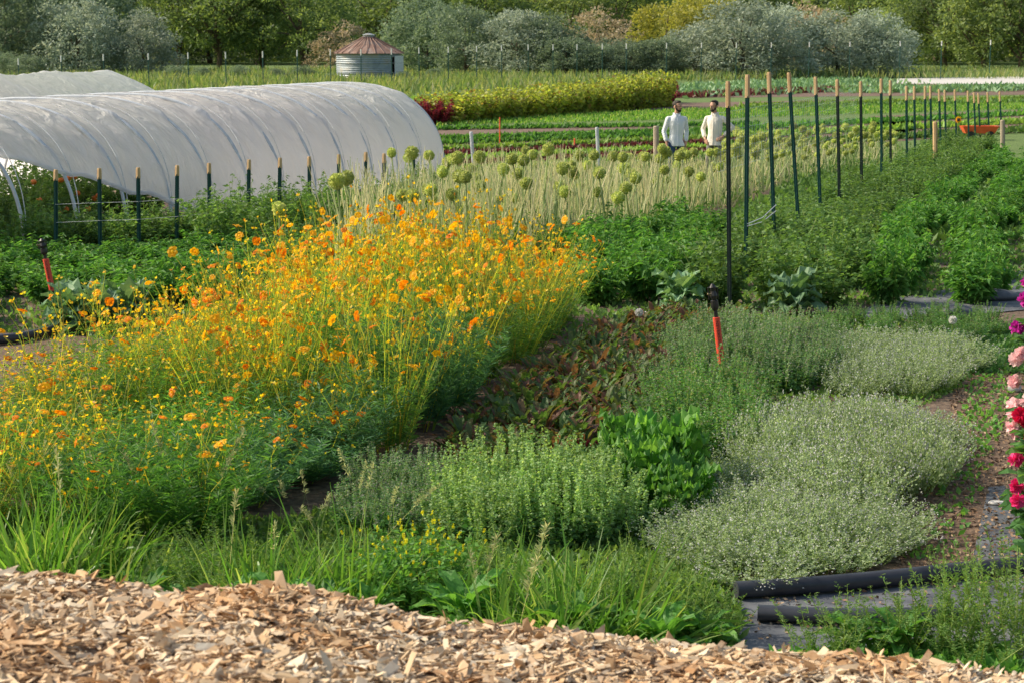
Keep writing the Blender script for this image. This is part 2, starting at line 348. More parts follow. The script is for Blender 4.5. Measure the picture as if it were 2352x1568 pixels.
mb.add(np.stack([X,Y,Z],-1).reshape(-1,3),f); mb.build('chip_mound',M['heap'],smooth=True)['kind']='structure'
nC=66000
cx=rng.uniform(-2.7,2.7,nC); cy=3.1+2.4*rng.uniform(0,1,nC); cz=mz(cx,cy)+rng.uniform(-.004,.02,nC)
sz=np.clip(np.exp(rng.normal(size=nC)*.62)*.0086,.003,.03); dims=np.stack([sz*rng.uniform(.9,2.4,nC),sz*rng.uniform(.3,.8,nC),np.minimum(sz*rng.uniform(.08,.22,nC),.0032)],1)
ax=unit(rng.normal(size=(nC,3))*np.array([1,1,.3])); nrm=unit(rng.normal(size=(nC,3))*.42+np.array([0,0,1.]))
ay=unit(np.cross(nrm,ax)); az=np.cross(ax,ay)
cor=np.array([[-1,-1,-1],[-1,-1,1],[-1,1,-1],[-1,1,1],[1,-1,-1],[1,-1,1],[1,1,-1],[1,1,1]])*1.0
jit=cor[None]*rng.uniform(.3,1,(nC,8,3))*dims[:,None,:]
V=jit[...,0:1]*ax[:,None]+jit[...,1:2]*ay[:,None]+jit[...,2:3]*az[:,None]+np.stack([cx,cy,cz],1)[:,None]
fb=np.array([[0,1,3,2],[4,6,7,5],[0,4,5,1],[2,3,7,6],[0,2,6,4],[1,5,7,3]])
mb=MB(); mb.add(V.reshape(-1,3),(fb[None]+(np.arange(nC)*8)[:,None,None]).reshape(-1,4))
tag(mb.build('wood_chips',M['chips']),'loose brown and tan wood chips covering the foreground mound','wood chips',kind='stuff')
# ---------------- plant prototypes
def plant(name,cat,fn,parts):
    r=empty(name,cat=cat); mbs=[MB() for _ in parts]; fn(*mbs)
    for mb_,(pn,mt) in zip(mbs,parts):
        if mb_.n:
            o_=mb_.build(pn,mt,r)
            if pn in('flowers','seed_stalks'): o_['kind']='stuff'
    return r
proto('tomato',[plant('tomato_plant','tomato plant',lambda a,b_:shoots(a,b_,46,.95,.42,30,.1,.05,.012,.08,.2,.25,.16,ldroop=.3,tw=.035,lenv=.55),[('foliage',M['tomato']),('stems',M['stemg'])]) for _ in range(4)])
proto('pepper',[plant('pepper_plant','pepper plant',lambda a,b_:shoots(a,b_,40,.62,.55,26,.13,.052,.01,.15,.1,.3,.12,ldroop=.35,flat=.7),[('foliage',M['pepper']),('stems',M['stemg'])]) for _ in range(4)])
def flower_mesh(pm,r=.042,n=7):
    mb=MB()
    for k in range(n):
        a=k*6.283/n+rng.normal()*.08; d=np.array([math.cos(a),math.sin(a),0]); s=np.array([-d[1],d[0],0]); L=r*rng.uniform(.85,1.1); w=r*.42
        V=[d*r*.15,d*L*.6+s*w+[0,0,.008],d*L+s*w*.7+[0,0,.004],d*L*1.04+[0,0,.0],d*L-s*w*.7+[0,0,.004],d*L*.6-s*w+[0,0,.008]]
        mb.add(V,[[0,1,2,3,4,5]],0)
    sphere(mb,(0,0,.006),(r*.24,r*.24,r*.2),7,4,1)
    return mb.mesh('flower',[pm,M['bud']])
FM=[flower_mesh(M['petalo']),flower_mesh(M['petaly']),flower_mesh(M['petalo'],.036,8),flower_mesh(M['petaly'],.042,6)]
def cosmos(leafy,H,nf,oy,fmat=None,nst=56,fh=.66):
    r=empty('cosmos_plant',cat='cosmos'); a=MB();b_=MB();c_=MB()
    if leafy:
        shoots(a,None,90,H*.95,.6,40,.12,.016,t0=.1,up=.7,flat=.15,br=.17,ldroop=.12,lenv=.5)
        nst=18
    else: shoots(a,None,60,H*fh,.5,40,.09,.013,t0=.05,up=.5,flat=.2,br=.17,t1=.98)
    pts=shoots(a,b_,nst,H*1.06,.5,6,.05,.009,.008,.3,.8,.12,.16,flat=.1,tw=.025,lenv=.55)
    nt_=int(nst*2)
    i=rng.integers(0,nst,nt_); kk=rng.integers(2,5,nt_); bs=pts[i,kk]; ang=rng.uniform(0,6.28,nt_)
    tw_=curves(bs,np.stack([np.cos(ang)*.45,np.sin(ang)*.45,np.ones(nt_)],1),rng.uniform(.1,.28,nt_),.05,4)
    ribbons(b_,tw_,.0055,0,.5)
    tips=np.concatenate([pts[:,-1],tw_[:,-1]])
    bt=tips[rng.permutation(len(tips))[:115]]
    for q in range(3): leafq(c_,bt+rng.normal(size=bt.shape)*.004,rng.normal(size=bt.shape)+[0,0,1.2],.028,.022,0,0)
    a.build('foliage',fmat or M['cosf'],r); b_.build('stems',M['cosstem'],r); c_.build('buds',M['bud'],r)['kind']='stuff'
    fp=tips[rng.permutation(len(tips))[:nf]]
    for p in fp:
        me=FM[rng.integers(0,4) if rng.uniform()<.6 else (0 if oy else 1)]
        f_=obj('flower',me,r,tuple(p+[0,0,.01])); f_.rotation_euler=(rng.normal()*.7,rng.normal()*.7,rng.uniform(0,6.28)); s_=rng.uniform(.6,1.05); f_.scale=(s_,s_,s_)
    return r
proto('cosmos',[cosmos(False,1.3,28,True),cosmos(False,1.25,26,False),cosmos(False,1.35,26,False),cosmos(False,1.3,28,False)])
proto('cosmos_sparse',[cosmos(False,1.2,12,True,None,28,.85),cosmos(False,1.25,10,True,None,26,.85)])
proto('cosmos_leafy',[cosmos(True,.95,6,True,M['cosb']),cosmos(True,1.0,8,True,M['cosb'])])
proto('cosmos_feather',[cosmos(True,1.0,4,False,M['cosl']),cosmos(True,1.0,5,True,M['cosl'])])
def allium(H,R):
    r=empty('allium',cat='allium'); mb=MB(); lean=rng.normal(size=2)*.1
    pts=[(lean[0]*t*t*H,lean[1]*t*t*H,H*t) for t in np.linspace(0,1,6)]
    tube(mb,pts,[.022,.022,.02,.017,.013,.011],5); mb.build('stalk',M['alst'],r)
    hb=MB(); c=np.array(pts[-1])+[0,0,R*.7]
    D=unit(rng.normal(size=(300,3))); sphere(hb,c,R*.7,10,7)
    leafq(hb,c+D*R*.6,D+rng.normal(size=D.shape)*.1,R*.45,.022,0,0,wide=.75); hb.build('flower_head',M['alhd'],r); return r
AH=(1.42,1.27,1.12,.97,.82,.66,1.35,.74)
proto('allium',[allium(h,.1 if i%2==0 else .088) for i,h in enumerate(AH)])
def beet(a,b_):
    for k in range(15):
        an=rng.uniform(0,6.28); L=rng.uniform(.1,.18); lift=rng.uniform(.6,1.45)
        d=np.array([math.cos(an),math.sin(an)]); p0=np.array([d[0]*.01,d[1]*.01,0]); p1=p0+np.array([d[0]*.06*math.cos(lift)*2,d[1]*.12*math.cos(lift),.08*math.sin(lift)])
        tube(b_,[p0,p1],[.005,.004],4,cap=False); broad(a,p1,an,L,L*.32,lift,.9,.14,ks=6,kw=3)
proto('beet',[plant('red_veined_green','red veined greens',beet,[('leaves',M['beet']),('stalks',M['redst'])]) for _ in range(6)])
def spikes(nl,ns,H,spread,L,W,br,t0=.3,lh=.55):
    return lambda a,b_,c_:(shoots(a,b_,ns,H,spread,nl,L,W,.006,t0,.15,.06,br,flat=.4,lenv=.4),shoots(c_,None,int(ns*1.3),H*lh,spread*1.4,14,.05,.03,.005,.1,.3,.1,br,flat=.6))
proto('basil',[plant('flowering_basil','flowering basil',spikes(90,30,.5,.2,.03,.021,.17,.2,.5),[('flower_spikes',M['basil']),('stems',M['stemg']),('leaves',M['herbd'])]) for _ in range(3)])
proto('oregano',[plant('oregano_clump','oregano',spikes(56,40,.42,.32,.024,.017,.18,.35,.65),[('flower_spikes',M['oreg']),('stems',M['stemg']),('leaves',M['herbd'])]) for _ in range(4)])
proto('mint',[plant('upright_mint','mint',spikes(60,36,.5,.28,.028,.018,.18,.4,.75),[('flower_spikes',M['mint']),('stems',M['stemg']),('leaves',M['herbd'])]) for _ in range(3)])
def thyme(a,b_,c_):
    pts=shoots(a,b_,190,.34,.8,26,.024,.014,.004,.15,.5,.2,.2,flat=.3,lenv=.55,tw=.01)
    tp=pts[:,-1]; q=np.repeat(tp,3,0)+rng.normal(size=(len(tp)*3,3))*.008; q[:,2]-=rng.uniform(0,.04,len(q))
    leafq(c_,q,rng.normal(size=q.shape)+[0,0,1],.012,.01,0,0)
proto('thyme',[plant('thyme_clump','thyme',thyme,[('foliage',M['thyme']),('stems',M['stemg']),('flowers',M['thymf'])]) for _ in range(4)])
def leafy(n,L,Wr,ruf,lo=.3,hi=1.2,rise=.1,off=.02):
    def fn(a):
        for k in range(n):
            an=k*2.4+rng.normal()*.2; q=k/n; LL=L*rng.uniform(.6,1.2); rr=off*rng.uniform(.3,1)
            broad(a,(math.cos(an)*rr,math.sin(an)*rr,.03+rise*q*rng.uniform(.6,1.2)),an,LL,LL*Wr,lo+(hi-lo)*q,1.1,ruf)
    return fn
proto('chard',[plant('leafy_green','leafy green plant',leafy(80,.15,.85,.28,.1,1.2,.32,.16),[('leaves',M['chard'])]) for _ in range(3)])
proto('broadweed',[plant('broad_leaved_weed','broad leaved weed',leafy(22,.2,.4,.14,.3,1.2,.1,.04),[('leaves',M['chard'])]) for _ in range(2)])
proto('kale',[plant('brassica_plant','brassica plant',leafy(30,.34,.6,.13),[('leaves',M['kale'])]) for _ in range(3)])
def tuft(n,H,w,sp,seed):
    def fn(a,b_):
        an=rng.uniform(0,6.28,n); rr=np.sqrt(rng.uniform(0,1,n))
        base=np.stack([np.cos(an)*rr*.24,np.sin(an)*rr*.24,np.zeros(n)],1)
        D=np.stack([np.cos(an)*sp*rr,np.sin(an)*sp*rr,np.ones(n)],1)+rng.normal(size=(n,3))*.28
        ribbons(a,curves(base,D,H*rng.uniform(.25,1.2,n),rng.uniform(.05,.85,n),7),w*rng.uniform(.5,1.3,n),0,.12)
        if seed:
            m_=seed; pts=curves(base[:m_],D[:m_],H*rng.uniform(1.2,1.6,m_),.2,6); ribbons(b_,pts,.005,0,.5)
            i=np.repeat(np.arange(m_),50); tt=rng.uniform(.62,1,len(i)); k=np.minimum((tt*5).astype(int),4); fr=(tt*5-k)[:,None]
            pp=pts[i,k]*(1-fr)+pts[i,k+1]*fr; leafq(b_,pp,rng.normal(size=pp.shape)*.5+[.5,0,.6],.04,.008,0,0)
    return fn
proto('tuft',[plant('grass_tuft','grass tuft',tuft(180,.46,.021,.8,0),[('blades',M['grass']),('seed_stalks',M['seed'])]),
              plant('grass_tuft','grass tuft',tuft(150,.52,.026,.7,0),[('blades',M['grass']),('seed_stalks',M['seed'])]),
              plant('grass_tuft','grass tuft',tuft(160,.48,.019,.7,1),[('blades',M['grass']),('seed_stalks',M['seed'])]),
              plant('grass_tuft','grass tuft',tuft(130,.4,.028,.9,0),[('blades',M['grass']),('seed_stalks',M['seed'])])])
proto('seedgrass',[plant('seeding_grass','seeding grass',tuft(40,.5,.012,.5,5),[('blades',M['grass']),('seed_stalks',M['seed'])])])
proto('weed',[plant('tall_weed','weed',lambda a,b_:shoots(a,b_,18,.5,.5,60,.035,.009,.006,.1,.6,.15,.1,flat=.1),[('foliage',M['weed']),('stems',M['stemg'])]) for _ in range(3)])
proto('goldbush',[plant('yellow_flowered_plant','yellow flowered plant',lambda a,b_,c_:(shoots(a,b_,34,.34,.6,22,.06,.028,.006,.1,.3,.1,.14),shoots(c_,None,14,.4,.55,14,.018,.015,t0=.93,up=1,br=.14,lenv=.25)),[('foliage',M['chard']),('stems',M['stemg']),('flowers',M['yell'])]) for _ in range(2)])
proto('bean',[plant('bean_plant','bean plant',lambda a,b_:shoots(a,b_,54,1.4,.5,24,.2,.15,.02,.02,.1,.05,.7,flat=.2,lenv=.45),[('foliage',M['bean']),('stems',M['stemg'])]) for _ in range(4)])
proto('amaranth',[plant('amaranth_plant','amaranth plant',lambda a,b_:shoots(a,b_,50,1.25,.5,20,.2,.13,.03,.02,.6,.05,.6,flat=.2,lenv=.35),[('foliage',M['amar']),('stems',M['redst'])]) for _ in range(2)])
# ---------------- trees
def tree(name,cat,H,R,leafm,nclump,nleaf,L,low=.12,limbs=6,tr=.22,wr=.55,full=False):
    r=empty(name,cat=cat); tb=MB(); cr=MB()
    tube(tb,[(0,0,0),(.1*R*.3,0,H*.2),(-.05*R,.1,H*.45),(0,0,H*.8)],[tr,tr*.8,tr*.5,tr*.15],8)
    cs=[]
    for k in range(nclump):
        for _ in range(20):
            v=rng.uniform(-1,1,3)
            if .25<np.linalg.norm(v)<1: break
        z=low*H+(H*(1-low))*(.5+.5*v[2]); q=z/H
        wz=(1-max(0,q-.35)**2*1.6) if full else math.sin(math.pi*min(.97,max(.1,q*.8+.12)))**.6
        sxy=1/max(.45,math.sqrt(max(.05,1-v[2]**2))) if full else 1
        cs.append([v[0]*R*wz*min(sxy,1.6),v[1]*R*wz*min(sxy,1.6),z])
    cs=np.array(cs)
    for k in range(limbs):
        c=cs[k]; z0=rng.uniform(.1,.4)*H; tube(tb,[(0,0,z0),(c[0]*.5,c[1]*.5,(z0+c[2])*.5+.3),tuple(c)],[tr*.5,tr*.3,tr*.1],6)
    tb.build('trunk',M['bark'],r)
    i=np.repeat(np.arange(nclump),nleaf); rad=rng.uniform(.12,.3,nclump)[i]*R
    D=unit(rng.normal(size=(len(i),3))); pp=cs[i]+D*(rad*rng.uniform(.4,1.05,len(i))**.6)[:,None]*[1,1,.8]
    pp[:,2]=np.maximum(pp[:,2],.1); leafq(cr,pp,D*.7+rng.normal(size=D.shape)*.5+[0,0,wr*.4],L*rng.uniform(.6,1.3,len(i)),L*.42,0,.2,droop=.1)
    cr.build('crown',leafm,r); return r
proto('olive',[tree('silver_leaved_tree','tree',9,4.8,M['olive'],120,85,.4,.0,full=True) for _ in range(3)])
proto('olived',[tree('dusky_green_tree','tree',9,4.6,M['olived'],105,85,.42,.0,full=True) for _ in range(2)])
proto('dark',[tree('dark_leafy_tree','tree',14,6,M['dark'],80,85,.55,.12,12,.32) for _ in range(3)])
proto('mid',[tree('green_leafy_tree','tree',13,5.5,M['mid'],85,80,.52,.06,8,.3) for _ in range(2)])
proto('ytree',[tree('yellow_green_tree','tree',8,4,M['ytree'],60,75,.42,.0,full=True)])
proto('brown',[tree('dry_shrub','shrub',6,4,M['brown'],54,75,.35,.0,5,.1,full=True)])
def T(kind,px,D,topy,label,group=None,wsc=1.0):
    H={'olive':9,'olived':9,'dark':14,'mid':13,'ytree':8,'brown':6}[kind]
    z=P(px,topy,D)[2]; s=z/H; r=place(kind,(px-CX)/F*D*1.0,D,s*wsc,label=label,group=group,scz=s); return r
tl=[('olived',30,162,-60,1.0),('olived',110,172,-90,1.1),('olive',190,160,-10,1.05),('olived',245,172,-50,1.0),('olive',335,160,30,1.1),
('dark',420,190,-90,1.1),('dark',510,186,-110,1.1),('dark',610,190,-100,1.1),('dark',700,184,-80,1.1),('brown',800,180,60,1.2),
('mid',790,215,-60,1.1),('dark',900,200,-100,1.2),('olived',985,170,-10,1.1),('olived',1070,163,15,1.1),('olive',1190,160,25,1.3),('olived',1265,160,30,1.2),
('brown',1370,200,30,1.3),('ytree',1530,190,0,1.2),('ytree',1610,200,-20,1.2),('olive',1590,160,60,1.5),('olive',1700,156,0,1.4),('olive',1775,160,15,1.4),
('brown',1850,190,20,1.2),('olive',1915,162,25,1.4),('olive',1995,162,30,1.3),('mid',2080,195,-80,1.1),('dark',2160,186,-90,1.1),('mid',2245,180,-70,1.1),('dark',2330,178,-80,1.1),
('mid',1300,225,-60,1.1),('dark',1410,230,-80,1.1),('mid',1480,235,-60,1.1),('dark',1120,215,-90,1.2),('dark',1690,225,-90,1.2),('mid',1960,220,-90,1.2)]
nm={'olive':'silver-leaved tree','olived':'dusky grey-green tree','dark':'tall dark leafy tree','mid':'mid-green leafy tree','ytree':'yellow-green bushy tree','brown':'dry brownish shrub'}
near=lambda px:('behind the left end of the white tunnels' if px<400 else 'left of the round grain bin' if px<760 else 'behind the grain bin' if px<930 else 'right of the grain bin' if px<1300 else 'behind the two men, far off' if px<1660 else 'above the right-hand stakes' if px<2050 else 'in the far right corner')
from collections import Counter
tl.sort(key=lambda q:q[1])
cnt=Counter((k,near(px)) for k,px,*_ in tl); seen=Counter(); ords=['first','second','third','fourth','fifth','sixth']
for k,px,D,ty,w in tl:
    key=(k,near(px)); lab=f'{nm[k]} {near(px)}'
    if cnt[key]>1: lab=f'{ords[seen[key]]} {nm[k]} from the left {near(px)}'; seen[key]+=1
    T(k,px,D,ty,lab,'trees beyond the far fence',w)
for i,px in enumerate(range(1300,1530,36)):
    T('olived',px,156+i%2*4,88+(i%3)*8,'low grey-green shrub in the hedge right of the grain bin','hedge shrubs',1.6)
for i,(px,D,ty) in enumerate([(20,150,120),(75,148,128),(410,150,150),(470,146,155),(560,148,150),(640,146,158),(700,148,150),(1000,150,158),(760,138,168),(930,138,165)]):
    T('olived',px,D,ty,'small scrubby bush in the long grass beside the left-hand trees and grain bin','scrub bushes',1.6)
for i,px in enumerate(range(-60,2500,110)):
    k=['mid','dark','mid','mid','dark','olived'][i%6]; D=255+(i%3)*9
    T(k,px,D,-150 if k in('mid','dark') else -70,'distant tree at the back of the wood','distant backmost trees',1.3)
mb=MB(); xs=np.linspace(-260,260,60); V=[];
for x in xs:
    h=15+3*math.sin(x*.05)+2*math.sin(x*.17+1)
    V+= [(x,300,0),(x,310,h*.7),(x,330,h)]
mb.add(V,np.array([[i*3+j,i*3+3+j,i*3+4+j,i*3+1+j] for i in range(59) for j in range(2)])); mb.build('hills',M['hill'],smooth=True)['kind']='structure'
mb=MB(); n_=26000; xx=rng.uniform(-110,110,n_); zz=rng.uniform(0,13,n_); yy=286+rng.uniform(0,12,n_)+3*np.sin(xx*.3)
leafq(mb,np.stack([xx,yy,zz],1),rng.normal(size=(n_,3)),1.3,.7,0,.1); tag(mb.build('distant_wood',M['mid']),'hazy far-off wood behind all the trees','wood',kind='stuff')
def quadstuff(name,poly,n_,L,W,mat,label,cat,up=1.5,z=0,hj=.3):
    xs=[p[0] for p in poly];ys=[p[1] for p in poly]; x=rng.uniform(min(xs),max(xs),n_*3); y=rng.uniform(min(ys),max(ys),n_*3)
    msk=np.array([inpoly(a,b__,poly) for a,b__ in zip(x,y)]); x=x[msk][:n_]; y=y[msk][:n_]; k=len(x)
    mb=MB(); leafq(mb,np.stack([x,y,np.full(k,z)],1),rng.normal(size=(k,3))*[.5,.5,.2]+[0,0,up],L*rng.uniform(1-hj*1.5,1+hj,k),W,0,0,droop=.1)
    return tag(mb.build(name,mat),label,cat,kind='stuff')
quadstuff('meadow_grass',gp((-60,210),(-60,172),(2420,166),(2420,183),(1900,183),(1500,192),(960,225),(400,215)),22000,.9,.12,M['meadow'],'tall pale grass along the far fence','meadow grass')
quadstuff('rough_grass',gp((900,262),(960,215),(1500,192),(1540,180),(2420,178),(2420,166),(700,172),(420,190),(430,215)),12000,.6,.1,M['meadow'],'rough grass between the grain bin and bean row','rough grass')
# ---------------- far field rows
sheet('soil_bed',gp((960,430),(960,318),(1520,298),(1750,288),(2100,275),(2100,300),(1760,400)),.008,M['soil'])
sheet('soil_bed',gp((960,313),(960,294),(1500,284),(1500,296)),.008,M['soil'])
sheet('soil_bed',gp((1000,268),(1300,242),(2420,222),(2420,236),(1300,258),(1000,278)),.008,M['soil'])
sheet('soil_bed',gp((1530,226),(1530,200),(1900,186),(2420,196),(2420,218)),.008,M['soil'])
sheet('soil_bed',gp((2000,330),(2000,268),(2420,250),(2420,300)),.008,M['soil'])
def croprow(a,b_,n_,w,L,mat,label,cat='crop row',up=.8):
    A=np.array(G(*a));B=np.array(G(*b_)); t_=rng.uniform(0,1,n_)[:,None]; p=A+(B-A)*t_+rng.normal(size=(n_,2))*w
    mb=MB(); leafq(mb,np.concatenate([p,np.full((n_,1),.02)],1),rng.normal(size=(n_,3))*[.7,.7,.2]+[0,0,up],L*rng.uniform(.6,1.2,n_),L*.5,0,.2)
    return tag(mb.build('crop_row',mat),label,cat,kind='stuff')
for i,(yl,yr,mt,d) in enumerate([(300,288,'pepper','dark green'),(323,300,'pepper','dark green'),(334,307,'pepper','deep green'),(349,317,'lett','light green'),(362,327,'wine','wine red'),(374,337,'lett','pale green'),(388,347,'wine','burgundy'),(402,356,'lett','lime green'),(416,366,'tomato','mid green')]):
    croprow((985,yl),(1740,yr),1700,.09 if i>2 else .14,.2,M[mt],f'{d} crop row number {i+1} counted from the far side, behind the alliums')
croprow((1530,222),(1960,200),3000,1.8,.5,M['kale'],'blue-green cabbage block behind the bean row')
croprow((1560,212),(1960,190),3000,2.0,.5,M['kale'],'blue-green cabbage strip nearest the far meadow')
croprow((1990,213),(2420,205),3000,1.7,.45,M['kale'],'blue-green crop strip at the far right')
croprow((1540,226),(1960,209),1200,.5,.4,M['wine'],'purple-leaved strip in front of the cabbages')
for i,(yl,yr,mt,d) in enumerate([(254,234,'tomato','low green'),(247,228,'lett','light'),(300,262,'pepper','dark'),(318,280,'lett','bright'),(340,300,'tomato','mid-green')]):
    croprow((1700,yl),(2420,yr),1800,.2,.26,M[mt],f'{d} vegetable row behind the tall stakes, row {i+1}')
quadstuff('lawn_grass',gp((1000,290),(1000,280),(1600,252),(2420,238),(2420,250),(1600,276)),14000,.16,.06,M['grass'],'bright mown grass lane across the field','grass')
quadstuff('lawn_grass',gp((900,300),(920,225),(990,225),(970,290),(960,420),(1010,440),(980,450)),6000,.16,.05,M['grass'],'grass lane beside the tunnel end','grass')
A=np.array(G(1010,284));B=np.array(G(1505,246))
for i in range(30):
    t_=i/29; p=A+(B-A)*t_; px_=1010+495*t_; zt=P(px_,216-48*t_+random.uniform(-5,5),p[1])[2]
    place('bean',p[0],p[1],1.0,label='yellow-green climbing bean plant in the tall far row',group='bean row plants',scz=zt/1.33)
for i,(px,py) in enumerate([(975,286),(990,286),(1003,285),(1512,240),(1519,238),(1526,236)]):
    p=G(px,py); place('amaranth',p[0],p[1],.8,label='dark red amaranth at the %s end of the bean row'%('left' if i<3 else 'right'),group='amaranths at the %s end'%('left' if i<3 else 'right'),scz=.75 if i<3 else 1.0)
# ---------------- grain bin
gb=G(848,190); GB=empty('grain_bin',(gb[0],gb[1],0),label='round corrugated metal grain bin with rusty conical roof',cat='grain bin')
pxm=F/gb[1]; R=74/pxm; Hw=66/pxm; Hr=36/pxm
mb=MB(); seg=96; prof=[]; nz_=60
for i in range(nz_+1): prof.append((R+.025*math.sin(i/nz_*2*math.pi*14),Hw*i/nz_))
V=[(r_*math.cos(2*math.pi*j/seg),r_*math.sin(2*math.pi*j/seg),z) for r_,z in prof for j in range(seg)]
f=[[i*seg+j,i*seg+(j+1)%seg,(i+1)*seg+(j+1)%seg,(i+1)*seg+j] for i in range(nz_) for j in range(seg) if not (85<=j%seg<=90 and i<52)]
mb.add(V,np.array(f)); mb.build('corrugated_wall',M['galv'],GB)
for k in range(1,3):
    mb=MB(); tube(mb,[((R+.04)*math.cos(a),(R+.04)*math.sin(a),Hw*k/3) for a in np.linspace(0,6.283-.0,60)],.03,6); mb.build('wall_band',M['galv'],GB)
mb=MB(); seg=48
V=[];
for r_,z in((R+.2,Hw-.02),(R*.55,Hw+Hr*.5),(.42,Hw+Hr)):
    for j in range(seg): V.append((r_*math.cos(2*math.pi*j/seg),r_*math.sin(2*math.pi*j/seg),z))
mb.add(V,np.array([[i*seg+j,i*seg+(j+1)%seg,(i+1)*seg+(j+1)%seg,(i+1)*seg+j] for i in range(2) for j in range(seg)])); rf=mb.build('roof',M['rust'],GB)
for j in range(24):
    a=j*math.pi/12; mb=MB(); tube(mb,[((R+.2)*math.cos(a),(R+.2)*math.sin(a),Hw+.02),(.42*math.cos(a),.42*math.sin(a),Hw+Hr+.03)],.03,4); mb.build('roof_rib',M['rust'],rf)
mb=MB(); tube(mb,[(0,0,Hw+Hr-.03),(0,0,Hw+Hr+.16)],.44,16); tube(mb,[(0,0,Hw+Hr+.162),(0,0,Hw+Hr+.28)],[.52,.1],16); mb.build('roof_cap',M['galv'],rf)
mb=MB(); a=math.radians(-30); box(mb,((R+.25)*math.cos(a),(R+.25)*math.sin(a),1.0),(.06,.8,2.0),0,Matrix.Rotation(math.radians(-50),3,'Z')); mb.build('open_door',M['pipew'],GB)
# ---------------- far fence
FE=empty('deer_fence',(0,0,0),label='long thin wire deer fence on green posts with white tips along the meadow',cat='fence')
fpx=[(45,150,212),(143,143,214),(240,140,212),(343,138,212),(434,136,210),(520,135,210),(605,133,208),(684,130,208),(760,128,206),(830,128,206),(900,126,205),(963,124,204),(1030,122,203),(1095,120,201),(1152,118,200),(1213,116,199),(1270,116,197),(1325,115,196),(1383,114,195),(1438,113,193),(1530,112,192),(1610,111,191),(1690,111,190),(1770,110,188),(1857,109,187),(1950,108,186),(2065,107,184),(2160,106,183),(2272,104,182)]
pp_=None; w=MB()
for px,ty,by in fpx:
    g=G(px,by); z=P(px,ty,g[1])[2]
    mb=MB(); tube(mb,[(g[0],g[1],0),(g[0],g[1],z)],.035,6); po=mb.build('fence_post',M['steel'],FE)
    mb=MB(); tube(mb,[(g[0],g[1],z),(g[0],g[1],z+.4)],.045,6); mb.build('white_tip',M['white_paint'],po)
    if pp_ is not None:
        for q in (.25,.5,.75,.98): tube(w,[(pp_[0],pp_[1],pp_[2]*q),(g[0],g[1],z*q)],.005,3)
    pp_=(g[0],g[1],z)
w.build('fence_wires',M['dsteel'],FE)
# ---------------- tunnels
def tunnel(base,u,length,W,H,nh,lab,lift=True,rope=True,pe=.8,qe=.8):
    root=empty('plastic_tunnel',(base[0],base[1],0),math.atan2(u[1],u[0]),label=lab,cat='greenhouse tunnel')
    def arch(th,r=1.0):
        c=math.cos(th);s=math.sin(th)
        return (W/2-W/2*math.copysign(abs(c)**pe,c)*r, H*abs(s)**qe*r)
    sp=length/nh; cov=MB(); ns=nh*14+1; nth=56; V=[]
    for i in range(ns):
        s=length*i/(ns-1); ph=(s/sp)%1.0; sag=math.sin(math.pi*ph)**.55*(.1 if lift else .05)*(1+.4*math.sin(s*1.7))
        zmin=0
        if lift: zmin=max(0.0,1.85-.25*s+.06*math.sin(s*4)) if s<6.2 else max(0,.3-(s-6.2)*.2)
        tmin=0.02
        while lift and arch(tmin)[1]<zmin and tmin<1.5: tmin+=.01
        for j in range(nth):
            th=tmin+(math.pi-.02-tmin)*j/(nth-1); y,z=arch(th,1.012)
            nx=W/2-y; k_=1-(sag*math.sin(th)**.5+(.02*math.sin(s*5+th*7)+.018*math.sin(s*13-th*11)+.016*math.sin(s*9+th*17)+.012*math.sin(s*19+th*9)+.01*math.sin(s*27-th*21))*math.sin(th)*(1 if lift else .5))/ (H)
            V.append((s,W/2-nx*k_,z*k_))
    cov.add(V,np.array([[i*nth+j,(i+1)*nth+j,(i+1)*nth+j+1,i*nth+j+1] for i in range(ns-1) for j in range(nth-1)]))
    c=cov.build('plastic_cover',M['film'],root,True)
    if lift:
        mb=MB(); tube(mb,[np.array(V[i*nth])+[0,-.01,0] for i in range(0,int(ns*.55),3)],.035,6); mb.build('rolled_edge',M['film'],root,True)
    ew=MB(); V=[(length+.02+.05*math.sin(j*1.9),)+arch(.02+(math.pi-.04)*j/30,1.0) for j in range(31)]; V=[(length+.25,W/2,0)]+V
    ew.add(V,[[0,j,j+1] for j in range(1,31)]); ew.build('end_wall',M['film'],root,True)
    for k in range(nh+1):
        mb=MB(); tube(mb,[(sp*k,)+arch(math.pi*j/40,1.004 if lift else .985) for j in range(41)],.03,6); mb.build('hoop',M['pipew'],root)
        if rope and k<nh:
            mb=MB(); tube(mb,[(sp*(k+j/32),)+arch(.05+(math.pi-.1)*j/32,1.012) for j in range(33)],.008,3); mb.build('lacing_rope',M['twine'],root)
    mb=MB(); tube(mb,[(0,W/2,H*.96),(length,W/2,H*.96)],.02,6); mb.build('ridge_purlin',M['pipew'],root)
    return root
b0=np.array(G(230,562)); b1=np.array(G(1020,408)); L_=np.linalg.norm(b1-b0); u=(b1-b0)/L_; b00=b0-u*3.4
tunnel(b00,u,L_+3.4,5.0,2.08,13,'near white plastic crop tunnel with its cover lifted at the left end')
r2=P(245,163,47); p2=np.array([r2[0],r2[1]])+np.array([3.1,-1.08]); tunnel(p2-u*16,u,16,6.6,2.3,6,'white plastic tunnel with a low peak standing behind the near tunnel',lift=False,rope=False,pe=1.5,qe=1.35)
nv=np.array([-u[1],u[0]])
for i in range(20):
    q=b00+u*(.3+(i%10)*.75)+nv*(1.3 if i<10 else 2.6)
    place('tomato',q[0],q[1],1.2,label='tall tomato plant growing under the lifted tunnel cover',group='tomatoes inside the tunnel',scz=1.45)
mbs=MB(); sphere(mbs,(0,0,0),(.05,.05,.044),10,7); tm=mbs.mesh('tomato_fruit',[M['tomr']],True)
